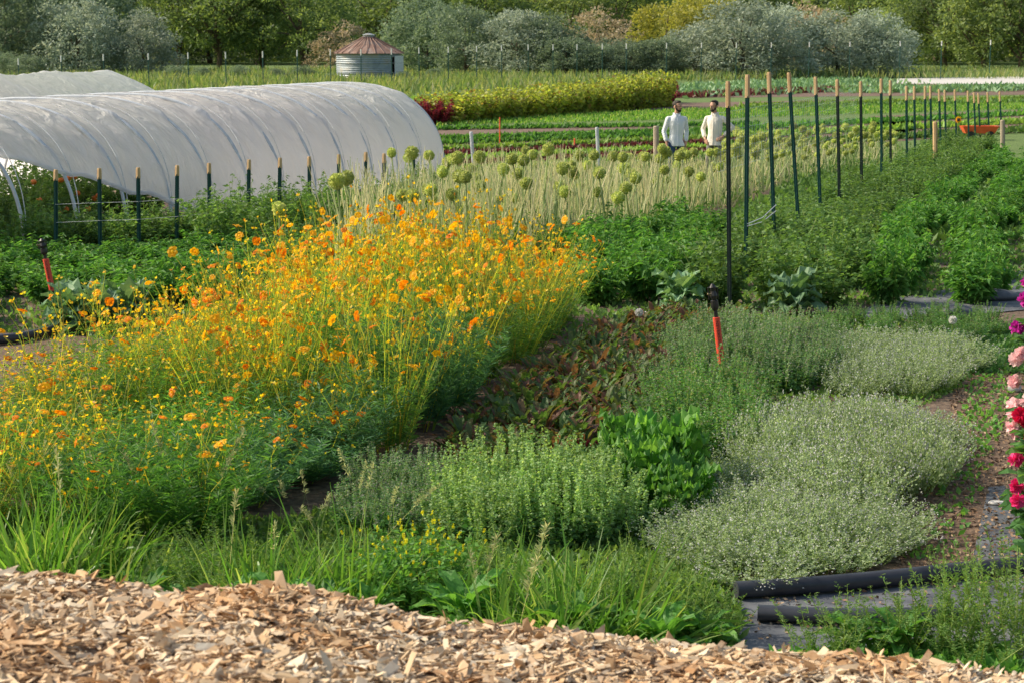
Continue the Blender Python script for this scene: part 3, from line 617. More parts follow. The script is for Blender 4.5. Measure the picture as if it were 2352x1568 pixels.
for i in range(22):
    q=b00+u*random.uniform(.1,5)+nv*random.uniform(.75,1.1); o=obj('ripe_tomato',tm,None,(q[0],q[1],random.uniform(.25,1.1)))
    tag(o,'ripe orange tomato hanging under the lifted tunnel cover','tomato','ripe tomatoes in the tunnel')
# ---------------- stakes
def stake(px,ytop,D,pxb,lab,group,wood=.24,mat='steel',th=.022):
    top=P(px,ytop,D); xb=(pxb-CX)/F*D; r=empty('garden_stake',(xb,D,0),label=lab,cat='stake',group=group)
    H=top[2]; dx=top[0]-xb; mb=MB(); f=lambda z:(dx*z/H,0,z)
    for (ox,oy,sx,sy) in ((0,0,th*2,th*.5),(0,-th*.75,th*.5,th)):
        a=np.array(f(0));b_=np.array(f(H-wood)); V=[]
        for q in(a,b_):
            for ex,ey in((-1,-1),(1,-1),(1,1),(-1,1)): V.append(q+[ox+ex*sx/2,oy+ey*sy/2,0])
        mb.add(V,[[0,1,5,4],[1,2,6,5],[2,3,7,6],[3,0,4,7],[4,5,6,7]])
    for z in np.arange(.3,H-wood,.12): q=f(z); box(mb,(q[0],-th*1.3,z),(th*.5,th*.5,.02))
    mb.build('steel_post',M[mat],r)
    mb=MB(); a=f(H-wood-.02);b_=f(H); tube(mb,[a,f(H-.03),b_],[th*1.25,th*1.2,th*1.0],6); mb.build('wooden_cap',M['tan'],r)
    return r
lt=[(128,390),(228,387),(317,385),(407,380),(480,375),(572,367),(643,363),(710,360),(778,355),(840,350),(882,353),(950,345)]
ordn=['first','second','third','fourth','fifth','sixth','seventh','eighth','ninth','tenth','eleventh','twelfth','thirteenth','fourteenth','fifteenth','sixteenth','seventeenth','eighteenth','nineteenth','twentieth','twenty-first']
LS=[]
for i,(px,ty) in enumerate(lt):
    D=1.75*F/(ty-98); LS.append((px,D)); stake(px,ty,D,px-random.uniform(-2,6),f'{ordn[i]} green stake from the left in front of the white tunnel','stakes before the tunnel',.13,th=.028)
rt=[(1672,187,20.5,1681,'dark tall stake nearest the camera, left of the other right-hand stakes'),(1717,172,23.5,1717),(1766,166,25.5,1784),(1812,167,27.5,1840),(1873,177,30,1888),(1923,183,32.5,1930),(1977,187,35,1980),(2024,181,37.5,2025),(2045,185,40,2045),(2082,198,42,2082),(2100,199,45,2100),(2125,198,46,2123),(2137,198,48,2137),(2157,205,50,2158),(2170,207,51,2170),(2193,206,53,2194),(2223,209,55,2221),(2237,213,57,2236),(2247,215,58,2247),(2268,212,60,2267),(2296,211,62,2295)]
for i,q in enumerate(rt):
    lab=q[4] if len(q)>4 else f'{ordn[i]} stake from the left in the tall right-hand row of green stakes'
    stake(q[0],q[1],q[2],q[3],lab,'tall stakes on the right',.27 if q[2]<40 else .3,'dsteel' if i in(0,5,6,8) else 'steel',.027 if i else .024)
mb=MB()
for z in(.62,.66):
    prev=None
    for (px,ty,D,pb) in [(1717,0,23.5,1717),(1766,0,25.5,1782)]:
        p=np.array([(pb-CX)/F*D,D-.05,z+random.uniform(-.03,.06)+.08])
        if prev is not None: tube(mb,[prev,(prev+p)/2-[0,0,.05],p],.006,3)
        prev=p
tag(mb.build('trellis_twine',M['twine']),'white twine tied between the second and third tall right-hand stakes','twine')
mb=MB(); pr=None
for px,D in LS:
    for z in (.55,.8):
        p=np.array([(px-CX)/F*D,D-.04,z])
        if pr is not None: tube(mb,[pr[z],p],.003,3)
    pr={z:np.array([(px-CX)/F*D,D-.04,z]) for z in(.55,.8)}
tag(mb.build('trellis_twine',M['twine']),'thin twine tied along the stakes in front of the tunnel','twine')
mb=MB()
def rp(t,z):
    D=30+14*t; x=np.interp(D,[23.5,27.5,32.5,44],[3.0,4.2,5.75,9.4]); return (x-1.6+.4*t,D+.4,z)
for z in np.arange(.9,1.9,.16): tube(mb,[rp(t,z) for t in np.linspace(0,1,5)],.0022,3,cap=False)
for t in np.linspace(0,1,70): tube(mb,[rp(t,.9),rp(t,1.86)],.0022,3,cap=False)
tag(mb.build('trellis_net',M['pipew']),'fine pale trellis net strung behind the tall right-hand stakes','netting')
def post(px,ty,by,w,mat,lab,name='wooden_post',pxb=None):
    g=G(px if pxb is None else pxb,by); z=P(px,ty,g[1])[2]; xt=P(px,ty,g[1])[0]; mb=MB(); r_=w/2/F*g[1]
    tube(mb,[(g[0],g[1],0),((g[0]+xt)/2,g[1],z/2),(xt,g[1],z-.02),(xt,g[1],z)],[r_,r_,r_,r_*.8],8); return tag(mb.build(name,M[mat]),lab,'post')
post(1507,290,400,13,'gwood','thick grey wooden post left of the two men')
post(2148,280,400,11,'tan','tan wooden post among the right-hand stakes')
post(2303,276,380,11,'gwood','wooden post at the far right beyond the stakes')
post(1082,303,440,8,'pipew','pale leaning stake beyond the tunnel end','pale_stake',1092)
post(1371,293,440,8,'pipew','pale slim stake in the middle of the field behind the alliums','pale_stake',1378)
post(1148,270,330,3,'orange','thin red marker rod in the field left of centre','marker_rod')
post(1320,318,345,4,'orange','small red marker peg behind the alliums','marker_rod')
g=G(2248,322); mb=MB()
V=[];
for (w_,d_,z) in((.75,.3,.3),(.95,.4,.62),(.88,.35,.6),(.7,.25,.36)):
    V+=[(-w_,-d_,z),(w_,-d_,z),(w_,d_,z),(-w_,d_,z)]
mb.add(V,[[0,1,2,3]]+[[i*4+j,i*4+(j+1)%4,(i+1)*4+(j+1)%4,(i+1)*4+j] for i in range(3) for j in range(4)])
CB=empty('garden_cart',(g[0],g[1],0),label='red-orange garden cart tub among the far right stakes',cat='garden cart'); mb.build('tub',M['orange'],CB)
for sx in(-.5,.5):
    mb=MB(); tube(mb,[(sx,-.42,.2),(sx,-.36,.2)],.2,14); mb.build('wheel',M['black'],CB)
mb=MB(); tube(mb,[(.9,0,.5),(1.2,0,.62)],.02,6); mb.build('handle',M['black'],CB)
CB.scale=(.6,.6,.7)
g=G(2198,345); SF=empty('sunflower',(g[0],g[1],0),label='small sunflower between the far right stakes',cat='sunflower')
mb=MB(); tube(mb,[(0,0,0),(0,0,.95)],.015,5); mb.build('stem',M['stemg'],SF)
mb=MB(); an=np.linspace(0,6.28,20); leafq(mb,np.tile([0,-.03,.85],(20,1)),np.stack([np.cos(an),np.zeros(20)-.1,np.sin(an)],1),.11,.05); mb.build('petals',M['petaly'],SF)
mb=MB(); sphere(mb,(0,-.05,.85),(.05,.02,.05),10,6); mb.build('flower_centre',M['bark'],SF)
# ---------------- crops left
for i in range(15):
    t_=i/14; px=30+960*t_; D=np.interp(px,[q[0] for q in LS],[q[1] for q in LS])
    for dy in((.45,1.0) if px<480 else (.35,-.4,-1.1,1.0)):
        x=(px-CX)/F*D+random.uniform(-.15,.15)
        place('tomato',x,D+dy+random.uniform(-.1,.1),random.uniform(.9,1.1),label='bushy tomato plant in the staked row before the white tunnel',group='tomato row before the tunnel',scz=random.uniform(.75,1.02) if px<480 else random.uniform(.85,1.25))
sprL=G(128,715)
for x,y in scatter(gp((-100,760),(130,745),(500,720),(640,640),(760,600),(700,570),(300,600),(-150,620)),.55):
    if abs(x/y*F+CX-110)<60 and y<sprL[1]+.3: continue
    place('pepper',x,y,random.uniform(.9,1.1),label='dark green pepper plant on the left behind the orange cosmos',group='pepper plants on the left',scz=random.uniform(.8,1.2)*(1 if y<21.5 else .75))
for x,y in scatter(gp((560,640),(1000,640),(1300,600),(1300,560),(1000,520),(600,540)),.75):
    place('tomato',x,y,.8,label='low tomato plant between the cosmos and the alliums',group='low tomato plants mid-field',scz=.65)
for i,(px,py) in enumerate([(165,760),(235,765),(290,750)]):
    g=G(px,py); place('kale',g[0],g[1],1.1,label=f'{ordn[i]} grey-green brassica from the left by the earth path',group='brassicas on the left',scz=1.5)
for i in range(24):
    D=21.2+i*1.35; x0=np.interp(D,[20.5,27.5,37.5,62],[2.55,4.25,7.5,16.4])
    for dx in(-.35,.35,.95) if D<45 else (-.3,.4):
        place('tomato',x0+dx+random.uniform(-.12,.12),D+random.uniform(-.3,.3),random.uniform(.95,1.15),label='tomato plant growing along the tall right-hand stakes',group='tomatoes on the tall stakes',scz=random.uniform(.75,1.2)*(1 if D<26 else .74))
for x,y in scatter(gp((1340,700),(1480,712),(1600,640),(1640,560),(1560,545),(1350,570)),.6):
    place('pepper',x,y,random.uniform(1.0,1.2),label='dark green pepper plant right of the orange cosmos',group='pepper plants in the middle')
for off in (1.75,2.8,3.85,4.9,5.95,7.0,8.05):
    for i in range(30):
        D=20.6+i*.9+ (off*.25); x0=np.interp(D,[20.5,27.5,37.5,62],[2.55,4.25,7.5,16.4])+off*.97
        if abs(x0/D)>.295: continue
        if D>46: continue
        place('pepper',x0+random.uniform(-.12,.12),D+random.uniform(-.3,.3),random.uniform(.9,1.15),label='glossy green pepper plant in the rows at the right',group='pepper rows at the right',scz=random.uniform(.9,1.45)*(1 if D<29 else .8))
for i,(px,py,s_) in enumerate([(1560,712,1.0),(1640,700,.9),(1820,722,1.1)]):
    g=G(px,py); place('kale',g[0],g[1],s_,label=['blue-green brassica left of the nearest tall stake','small brassica beside the base of the nearest tall stake','large pale brassica right of the nearest tall stake'][i],scz=s_*1.3)
# ---------------- alliums
feat=[(640,480,19.5),(800,416,21.5),(822,410,24),(975,445,24),(1078,405,24),(1083,438,25),(1147,355,27),(1213,355,29),(1240,340,28),(1267,388,27),(1387,398,27),(1405,453,26),(1455,425,28),(1502,340,30),(1530,345,30.5),(1337,400,29),(1185,400,28),(1270,420,28),(1515,390,30),(1590,405,31)]
AL=dict(label='tall pale green allium seed head on a dry stalk',group='allium seed heads')
def al_at(x,y,z):
    z=max(z,.5); k=min(range(len(AH)),key=lambda i:abs(AH[i]+.07-z)+random.uniform(0,.05)); s_=z/(AH[k]+.07)
    place('allium',x,y,var=k,sc=min(max(s_,.85),1.15)*random.uniform(.92,1.12),scz=s_,tilt=(random.gauss(0,.05),random.gauss(0,.09)),**AL)
for px,py,D in feat:
    p=P(px,py,D); al_at(p[0],D,p[2])
poly=gp((760,640),(1100,610),(1330,580),(1480,545),(1640,490),(1700,470),(1700,385),(1560,410),(1280,430),(1050,470),(800,560))
def al_put(x,y,ya,yb):
    px=x/y*F+CX; al_at(x,y,min(P(px,random.uniform(ya,yb),y)[2],1.5))
for x,y in scatter(poly,.44,9000,115):
    px=x/y*F+CX
    if px<900: continue
    if px<1480: al_put(x,y,345,470)
    else: al_put(x,y,342,420)
polyr=gp((1640,480),(1720,462),(1800,425),(2060,385),(2060,340),(1700,365))
for x,y in scatter(polyr,.42,12000,140): al_put(x,y,288,385)
mb=MB(); pts_=scatter(poly,.14,16000,1500)+scatter(polyr,.22,8000,700); n_=len(pts_); base=np.array([(x,y,0) for x,y in pts_]); lm=np.array([P(x/y*F+CX,(325 if x/y*F+CX<1480 else 345 if x/y*F+CX<1700 else 315)+random.uniform(0,70),y)[2] for x,y in pts_])
for rep in range(3):
    bb=base+rng.normal(size=base.shape)*[.06,.06,0]
    ribbons(mb,curves(bb,rng.normal(size=(n_,3))*[.2,.2,0]+[0,0,1],np.minimum(rng.uniform(.4,1.5,n_),lm),.03,4,.01),.022,0,.4)
tag(mb.build('dry_stalks',M['alst']),'dense straw-coloured dry stalks and leaves filling the allium bed','dry stalks',kind='stuff')
mb=MB(); bb=np.repeat(base,7,0)+rng.normal(size=(n_*7,3))*[.1,.1,0]; bb[:,2]=rng.uniform(0,.25,len(bb)); leafq(mb,bb,rng.normal(size=bb.shape)*[.6,.6,.3]+[0,0,.9],.13,.035,0,.2)
tag(mb.build('allium_underleaves',M['tomato']),'green leaves and weeds between the allium stalks','weeds',kind='stuff')
# ---------------- cosmos bed
def cos_edge(y): return np.interp(y,[10.8,11.8,13.2,16.7,18.7,19.8],[-1.7,-1.45,-.7,-.02,.62,.75])
SKX=[-200,0,100,160,230,330,500,560,640,720,900,1000,1100,1250,1330,1400]; SKY=[850,840,790,680,650,670,650,570,510,498,452,455,480,540,610,705]
cb=[]
y=11.1
while y<20.6:
    x=cos_edge(y)-.35; row=0
    lim=-.29*y-.3 if y<15.5 else -3.3+ (y-15.5)*.35
    while x>lim:
        cb.append((x+random.uniform(-.14,.14),y+random.uniform(-.2,.2),row)); x-=.61; row+=1
    y+=.64
for x,y,row in cb:
    px=x/y*F+CX
    zmax=P(px,np.interp(px,SKX,SKY),y)[2]
    base_h=.72 if y<12.4 else (.5 if y<13.1 and px<700 else 1.08+.16*math.sin(x*3+y*2.1))
    hz=min(base_h*1.32*random.uniform(.84,1.1),zmax*random.uniform(.88,1.07))
    if y<12.6: hz=min(hz,P(px,840 if px<300 else 790,y)[2]*random.uniform(.85,1.05))
    if hz<.3: continue
    rnd=random.random()
    if (y<12.9 and 280<px<470) or (px<560 and rnd<.2): place('cosmos_feather',x,y,random.uniform(.9,1.1),label='bright feathery green cosmos foliage with few flowers, front left',group='feathery green cosmos plants',scz=hz*(.95 if y<12.9 else .8))
    elif (row==0 and y<15.2 and rnd<.65) or (450<px<700 and y<12.6) or (row==1 and y<14 and rnd<.3): place('cosmos_leafy',x,y,random.uniform(.9,1.1),label='leafy cosmos plant with few flowers at the edge of the orange bed',group='leafy cosmos plants',scz=hz*.8)
    elif px<500 and rnd<.75: place('cosmos_sparse',x,y,random.uniform(.9,1.05),label='green cosmos plant with scattered small orange flowers in the left part',group='sparse cosmos plants',scz=hz/1.15)
    elif rnd<.08: place('cosmos_feather',x,y,random.uniform(.8,.95),label='bright feathery green cosmos foliage inside the orange bed',group='feathery cosmos inside the bed',scz=hz*.85)
    elif rnd<.18: place('cosmos_sparse',x,y,random.uniform(.9,1.05),label='green cosmos plant with few flowers between the fully flowering ones',group='greener cosmos plants',scz=hz/1.2)
    else: place('cosmos',x,y,random.uniform(.95,1.12),label='tall cosmos plant with many orange and yellow flowers',group='orange cosmos plants',scz=hz/1.2)
# ---------------- beets
BP=gp((1010,1050),(1180,900),(1380,770),(1560,735),(1720,740),(1640,800),(1500,900),(1480,1000),(1330,1040),(1100,1080))
for x,y in scatter(BP,.155,14000,298):
    place('beet',x,y,random.uniform(.85,1.25),label='red-veined leafy green in the dark bed beside the cosmos',group='red-veined greens bed')
quadstuff('bed_leaves',BP,9000,.09,.035,M['beet'],'small mixed green and reddish leaves filling the red-veined bed','leaves',up=.8)
# ---------------- herbs
def dome(poly,x,y,lo,hi):
    cx_=sum(p[0] for p in poly)/len(poly); cy_=sum(p[1] for p in poly)/len(poly)
    rx=max(abs(p[0]-cx_) for p in poly); ry=max(abs(p[1]-cy_) for p in poly)
    return (lo+(hi-lo)*max(0,1-((x-cx_)/rx)**2-((y-cy_)/ry)**2))*random.uniform(.8,1.15)
pl=gp((1510,900),(1560,820),(1640,785),(1900,780),(1940,850),(1800,900),(1640,920))
for x,y in scatter(pl,.33): place('oregano',x,y,random.uniform(.9,1.15),label='grey-green flowering oregano clump around the red-sleeved sprinkler',group='oregano clumps',scz=dome(pl,x,y,.8,1.3))
pl=gp((1510,1060),(1510,930),(1640,930),(1720,960),(1740,1040),(1660,1075))
for x,y in scatter(pl,.3): place('mint',x,y,random.uniform(.9,1.1),label='upright green mint clump between the sprinkler and the thyme',group='mint clumps',scz=dome(pl,x,y,.75,1.25))
pl=gp((1030,1245),(1060,1170),(1250,1130),(1410,1170),(1430,1235),(1250,1270))
for x,y in scatter(pl,.22): place('basil',x,y,random.uniform(.9,1.1),label='pale green basil with tall flower spikes in the foreground centre',group='flowering basil clumps',scz=dome(pl,x,y,.85,1.2))
for x,y in scatter(gp((830,1220),(850,1110),(980,1100),(1010,1180),(960,1240)),.26):
    place('oregano',x,y,random.uniform(.8,.95),label='dusky herb clump between cosmos and basil',group='dusky herb clumps',scz=.72)
pl=gp((1650,1170),(1760,1060),(1880,995),(2060,975),(2140,1040),(2110,1120),(2000,1180),(1800,1190))
for x,y in scatter(pl,.24): place('thyme',x,y,random.uniform(.85,1.2),label='grey-green thyme clump in the large silvery patch at the right',group='thyme clumps in the large patch',scz=dome(pl,x,y,.75,1.65))
pl=gp((1570,1290),(1610,1200),(1800,1200),(1990,1200),(2040,1240),(1950,1310),(1750,1345))
for x,y in scatter(pl,.25): place('thyme',x,y,random.uniform(.85,1.15),label='grey-green thyme clump in the near patch by the black hose',group='thyme clumps in the near patch',scz=dome(pl,x,y,.65,1.1))
for x,y in scatter(gp((1960,905),(1980,820),(2150,800),(2210,850),(2150,905)),.33):
    place('thyme',x,y,random.uniform(.9,1.1),label='thyme clump in the smaller patch farther back',group='far thyme clumps',scz=random.uniform(.8,1.2))
for x,y in scatter(gp((1900,775),(1900,745),(2300,735),(2320,780),(2200,790)),.36):
    place('mint',x,y,random.uniform(.6,.85),label='low herb clump along the fabric path at the right',group='low herbs by the fabric path',scz=.5)
for i,(px,py,s_) in enumerate([(1440,1110,1.0),(1540,1140,1.1),(1480,1170,.9),(1570,1200,.85),(1500,1120,1.0)]):
    g=G(px,py); place('chard',g[0],g[1],s_,label=f'{ordn[i]} broad-leaved green plant between basil and thyme, in planting order',group='broad-leaved greens',scz=s_*1.15)
# ---------------- foreground grass & weeds
TF=[(20,1310),(110,1320),(220,1320),(300,1340),(60,1390),(180,1390),(540,1370),(640,1375),(760,1370),(700,1420),(1160,1450),(1240,1440),(1310,1450),(1390,1460),(1200,1490),(1380,1495),(1290,1500),(620,1420),(1100,1400),(1480,1490),(-40,1350),(820,1400),(570,1410),(250,1380),(1350,1420),(1440,1460),(1230,1400)]
for px,py in TF:
    g=G(px+random.uniform(-25,25),py+random.uniform(-15,15)); place('tuft',g[0],g[1],random.uniform(.8,1.2),label='bright green grass tuft behind the wood chip mound',group='grass tufts behind the mound',scz=random.uniform(.6,1.2)*(1.3 if px<350 else 1.1))
for i,(px,py) in enumerate([(395,1230),(90,1190),(850,1250),(700,1240)]):
    g=G(px,py); place('seedgrass',g[0],g[1],.9,label='thin grass clump with pale feathery seed heads before the cosmos',group='seeding grass clumps',scz=[1.2,.85,.9,.7][i])
for px,py in [(900,1365),(960,1350),(1020,1370),(980,1400),(930,1400)]:
    g=G(px,py); place('goldbush',g[0],g[1],random.uniform(.9,1.1),label='leafy plant with small yellow flowers between the grass tufts',group='yellow flowered plants',scz=1.15)
for px,py in [(400,1400),(480,1400),(380,1360),(450,1350),(340,1300),(500,1310),(600,1320),(150,1350),(680,1350),(870,1330),(1080,1340),(1150,1400),(1280,1420),(1420,1440),(1510,1440),(1560,1470),(1600,1460),(1640,1480),(1450,1420),(2180,1500),(2230,1490),(2290,1500),(2340,1520),(2240,1530),(2340,1450),(1880,1510),(1960,1515),(2060,1510),(2130,1500)]:
    g=G(px,py); place('weed',g[0],g[1],random.uniform(.9,1.2),label='feathery upright weed in the foreground',group='feathery foreground weeds',scz=(1.2 if px in(2230,2290,2340,2180,1510) else random.uniform(.5,1.0)))
for px,py in [(430,1430),(520,1430),(330,1400),(860,1430),(1060,1440),(1960,1500),(2060,1500),(1620,1490),(740,1440),(130,1420),(650,1440),(1330,1480),(1520,1500)]:
    g=G(px,py); place('broadweed',g[0],g[1],random.uniform(.8,1.2),label='low broad-leaved weed at the edge of the mound',group='broad-leaved weeds')
quadstuff('low_weeds',gp((-100,1460),(-100,1180),(640,1200),(1100,1090),(1500,1010),(1700,1080),(1640,1300),(1700,1400),(1700,1560),(-100,1560)),24000,.09,.035,M['weed'],'low green weeds covering the ground behind the mound','weeds',up=.7)
quadstuff('low_weeds',gp((1000,1090),(1400,720),(2200,730),(2330,760),(2200,900),(1700,1080)),18000,.06,.03,M['weed'],'low green weeds covering the herb beds','weeds',up=.6)
quadstuff('low_weeds',gp((-200,770),(-200,560),(1300,600),(1400,560),(2600,560),(2600,640),(2050,700),(1500,730),(1300,780),(300,770)),20000,.09,.05,M['tomato'],'low green growth under the vegetable rows','weeds',up=.6)
quadstuff('low_weeds',gp((1560,560),(2600,560),(2600,380),(1900,380)),14000,.2,.09,M['tomato'],'low leaves filling the right vegetable rows','weeds',up=.8)
quadstuff('mulch_bits',PATH,6000,.035,.018,M['mulchb'],'scattered mulch bits on the brown path at the right','mulch',up=.1,z=.01)
quadstuff('path_weeds',gp((1780,1510),(2300,1490),(2352,1560),(1780,1560)),1500,.08,.05,M['chard'],'low weeds along the near edge of the hoses','weeds',up=.6)
quadstuff('path_weeds',gp((2080,1290),(2190,1000),(2230,860),(2330,860),(2300,1000),(2180,1290)),1500,.06,.035,M['chard'],'small weeds dotted over the brown path','weeds',up=.5)
quadstuff('path_weeds',gp((2200,860),(2230,770),(2400,740),(2400,860)),2500,.08,.04,M['herbd'],'green weeds at the far end of the brown path','weeds',up=.7)
quadstuff('fabric_litter',gp((1720,1470),(1740,1370),(2200,1330),(2260,1150),(2420,1120),(2420,1460)),700,.035,.018,M['mulchb'],'dry leaf litter scattered on the dark fabric','litter',up=.1,z=.014)
# ---------------- hoses
def hose(pxs,r_,lab,sq=1,name='hose'):
    pts=[];
    for px,py in pxs: g=G(px,py); pts.append((g[0],g[1],r_*sq+.012))
    pts=np.array(pts); t0=np.arange(len(pts)); t1=np.linspace(0,len(pts)-1,30); q=np.stack([np.interp(t1,t0,pts[:,k]) for k in range(3)],1)
    for _ in range(6): q[1:-1]=(q[:-2]+q[1:-1]*2+q[2:])/4
    mb=MB(); tube(mb,q*[1,1,1/sq],r_,12)
    V=mb.V[0]; V[:,2]*=sq
    return tag(mb.build(name,M['hose'],None,True),lab,'hose')
hose([(1690,1378),(1850,1368),(2050,1350),(2240,1328),(2450,1308)],.048,'thick round black water hose, the farther of the two at lower right')
hose([(1740,1428),(1900,1436),(2060,1436),(2200,1430)],.055,'slightly flattened dark hose lying across the fabric at lower right',.75)
hose([(-80,800),(40,790),(110,775),(135,765)],.05,'black pipe on the earth path at the left edge')
for i,(px,py,s_,mt,lb) in enumerate([(2195,735,(.22,.2,.1),'dstone','large dark rounded sandbag on the fabric at the right'),(2330,900,(.06,.05,.04),'stone','pale stone by the hollyhocks'),(2290,1160,(.06,.04,.015),'pathw','pale fallen petal heap on the brown path'),(1495,735,(.1,.08,.06),'stone','grey stone at the far end of the red-veined bed'),(2270,690,(.35,.2,.08),'dstone','crumpled dark fabric fold near the pepper rows')]):
    g=G(px,py); mb=MB(); sphere(mb,(0,0,s_[2]*.6),s_,18,12,0,.03); o=mb.build(['sandbag','stone','petal_heap','stone','fabric_fold'][i],M[mt],None,True); o.location=(g[0],g[1],.01); tag(o,lb,['sandbag','stone','petals','stone','fabric'][i])
g=G(2265,655); g2=G(2320,640); mb=MB(); mb.add([(g[0],g[1],.03),(g2[0],g2[1],.04),(g2[0]+.1,g2[1]+.6,.06),(g[0]+.1,g[1]+.4,.04)],[[0,1,2,3]]); tag(mb.build('teal_tape',M['teal']),'strip of teal tape lying by the pepper rows','tape')
for px,py,by,lb in [(1467,718,790,'white dandelion clock left of the nearest tall stake'),(2186,735,800,'white dandelion clock in front of the dark sandbag')]:
    g=G(px,by); p=P(px,py,g[1]); r=empty('dandelion',(g[0],g[1],0),label=lb,cat='dandelion')
    mb=MB(); tube(mb,[(0,0,0),(0,0,p[2])],.005,5); mb.build('stem',M['stemg'],r)
    mb=MB(); D=unit(rng.normal(size=(200,3))); leafq(mb,np.tile([0,0,p[2]],(200,1))+D*.01,D,.034,.012,0,0,wide=.9); mb.build('seed_head',M['white'],r)
# ---------------- sprinklers
def sprinkler(pxb,pyb,pxt,pyt,lab,text=True,r_=.017,s0=.3,s1=.66):
    g=G(pxb,pyb); tp=P(pxt,pyt,g[1]); r=empty('sprinkler',(g[0],g[1],0),label=lab,cat='sprinkler')
    dv=np.array([tp[0]-g[0],0,tp[2]]); L=np.linalg.norm(dv); phi=math.atan2(dv[0],dv[2]); r.rotation_euler=(0,phi,0)
    def part(nm_,mt,fn,par=r):
        mb=MB(); fn(mb); return mb.build(nm_,M[mt],par,False)
    part('riser_pipe','black',lambda m_:tube(m_,[(0,0,0),(0,0,L*.8)],r_,12))
    sl=part('red_sleeve','red',lambda m_:tube(m_,[(0,0,L*s0),(0,0,L*(s0+.001)),(0,0,L*(s1-.001)),(0,0,L*s1)],[r_*1.5,r_*1.75,r_*1.75,r_*1.5],16))
    part('coupler','black',lambda m_:tube(m_,[(0,0,L*.78),(0,0,L*.8),(0,0,L*.82),(0,0,L*.86),(0,0,L*.865)],[r_*1.3,r_*1.9,r_*2,r_*1.9,r_*1.2],12))
    hd=part('sprinkler_head','black',lambda m_:(tube(m_,[(0,0,L*.86),(0,0,L*.9),(0,0,L*.94),(0,0,L*.97),(0,0,L)],[r_*1.2,r_*2,r_*1.4,r_*1.7,r_*.5],10),tube(m_,[(-r_*2.4,0,L*.87),(-r_*2.4,0,L*.97),(0,0,L*.98)],r_*.35,6),tube(m_,[(r_*2,0,L*.87),(r_*2.2,0,L*.96),(0,0,L*.98)],r_*.35,6)))
    part('nozzle','brass',lambda m_:tube(m_,[(0,0,L*.905),(-r_*3,-r_*1.5,L*.925)],[r_*.6,r_*.4],8),hd)
    if text:
        cu=bpy.data.curves.new('lettering','FONT'); cu.body='NEVERSINK FARM'; cu.size=r_*2.6; cu.align_x='CENTER'; cu.align_y='CENTER'; cu.extrude=.0004; cu.space_character=1.02
        to=bpy.data.objects.new('t',cu); C.objects.link(to); bpy.context.view_layer.update()
        me=bpy.data.meshes.new_from_object(to); bpy.data.objects.remove(to)
        n_=len(me.vertices); co=np.empty(n_*3); me.vertices.foreach_get('co',co); co=co.reshape(-1,3)
        wd=co[:,0].max()-co[:,0].min(); sc_=min(1.25,L*(s1-s0)*.86/wd); x=co[:,0]*sc_; y=co[:,1]*sc_*.85; R_=r_*1.75+.0012
        ang=y/R_; nc=np.stack([np.sin(ang)*(R_+co[:,2]),-np.cos(ang)*(R_+co[:,2]),L*(s0+s1)/2-x],1)
        me.vertices.foreach_set('co',nc.reshape(-1)); me.update(); me.materials.clear(); me.materials.append(M['black']); me.name='lettering'
        obj('lettering',me,sl)
    return r
sprinkler(1668,925,1636,652,'black sprinkler riser with a red lettered sleeve standing in the herbs at right',s0=.34,s1=.72)
sprinkler(130,715,95,548,'black sprinkler riser with a red sleeve at the left edge',r_=.02,s0=.28,s1=.72)
# ---------------- hollyhocks
def holly(px,py,ty,cols,lab,n1=22):
    g=G(px,py); r=empty('hollyhock',(g[0],g[1],0),label=lab,cat='hollyhock'); top=P(px,ty,g[1])[2]
    mb=MB(); tube(mb,[(0,0,0),(-.03,0,top*.5),(0,0,top)],[.02,.016,.008],6); mb.build('stem',M['stemg'],r)
    mb=MB()
    for k in range(70):
        z=random.uniform(.02,top*.85); broad(mb,(0,0,z),random.uniform(0,6.28),random.uniform(.1,.2),.11,.6,1.2,.1,ks=4,kw=3)
    mb.build('leaves',M['herbd'],r)
    for k in range(n1):
        z=top*(.33+.66*k/n1); a=random.uniform(0,6.28); c=np.array([math.cos(a)*.09-.02,math.sin(a)*.09-.03,z]); mb=MB()
        D=unit(rng.normal(size=(40,3))); leafq(mb,np.tile(c,(40,1)),D,.052,.04,0,.1,wide=.7)
        mb.build('flower',M[cols[min(len(cols)-1,int((1-k/n1)*len(cols)))]],r)
holly(2354,1200,625,['mag','palep','palep'],'tall stalk of magenta and pale pink flowers at the right edge')
holly(2362,1290,900,['redp','pink'],'shorter stalk of red flowers at the right edge',12)
holly(2385,1120,600,['pink','palep','redp'],'stalk of pink flowers just outside the right edge')
# ---------------- people
def caps(mb,a,b_,ra,rb,n=12):
    a=np.array(a,float);b_=np.array(b_,float); d=unit(b_-a); T_=[];R_=[]
    for q in (-.98,-.8,-.45,0): T_.append(a+d*ra*q); R_.append(ra*math.sqrt(max(0.02,1-q*q)))
    for q in (0,.45,.8,.98): T_.append(b_+d*rb*q); R_.append(rb*math.sqrt(max(0.02,1-q*q)))
    tube(mb,np.array(T_),np.array(R_),n)
def rings(mb,L,seg=20):
    V=[];k=len(L)
    for (x,y,z,rx,ry) in L:
        for j in range(seg):
            a=2*math.pi*j/seg; V.append((x+rx*math.cos(a),y+ry*math.sin(a),z))
    mb.add(V,np.array([[i*seg+j,i*seg+(j+1)%seg,(i+1)*seg+(j+1)%seg,(i+1)*seg+j] for i in range(k-1) for j in range(seg)]))
    mb.add(V[:seg],[list(range(seg))]); mb.add(V[-seg:],[list(range(seg))])
def rem(mb,name,mat,par,vox,sm=4):
    o=mb.build(name,M[mat],par,True); m_=o.modifiers.new('r','REMESH'); m_.mode='VOXEL'; m_.voxel_size=vox; m_.use_smooth_shade=True
    s_=o.modifiers.new('s','SMOOTH'); s_.iterations=sm; s_.factor=.5; return o
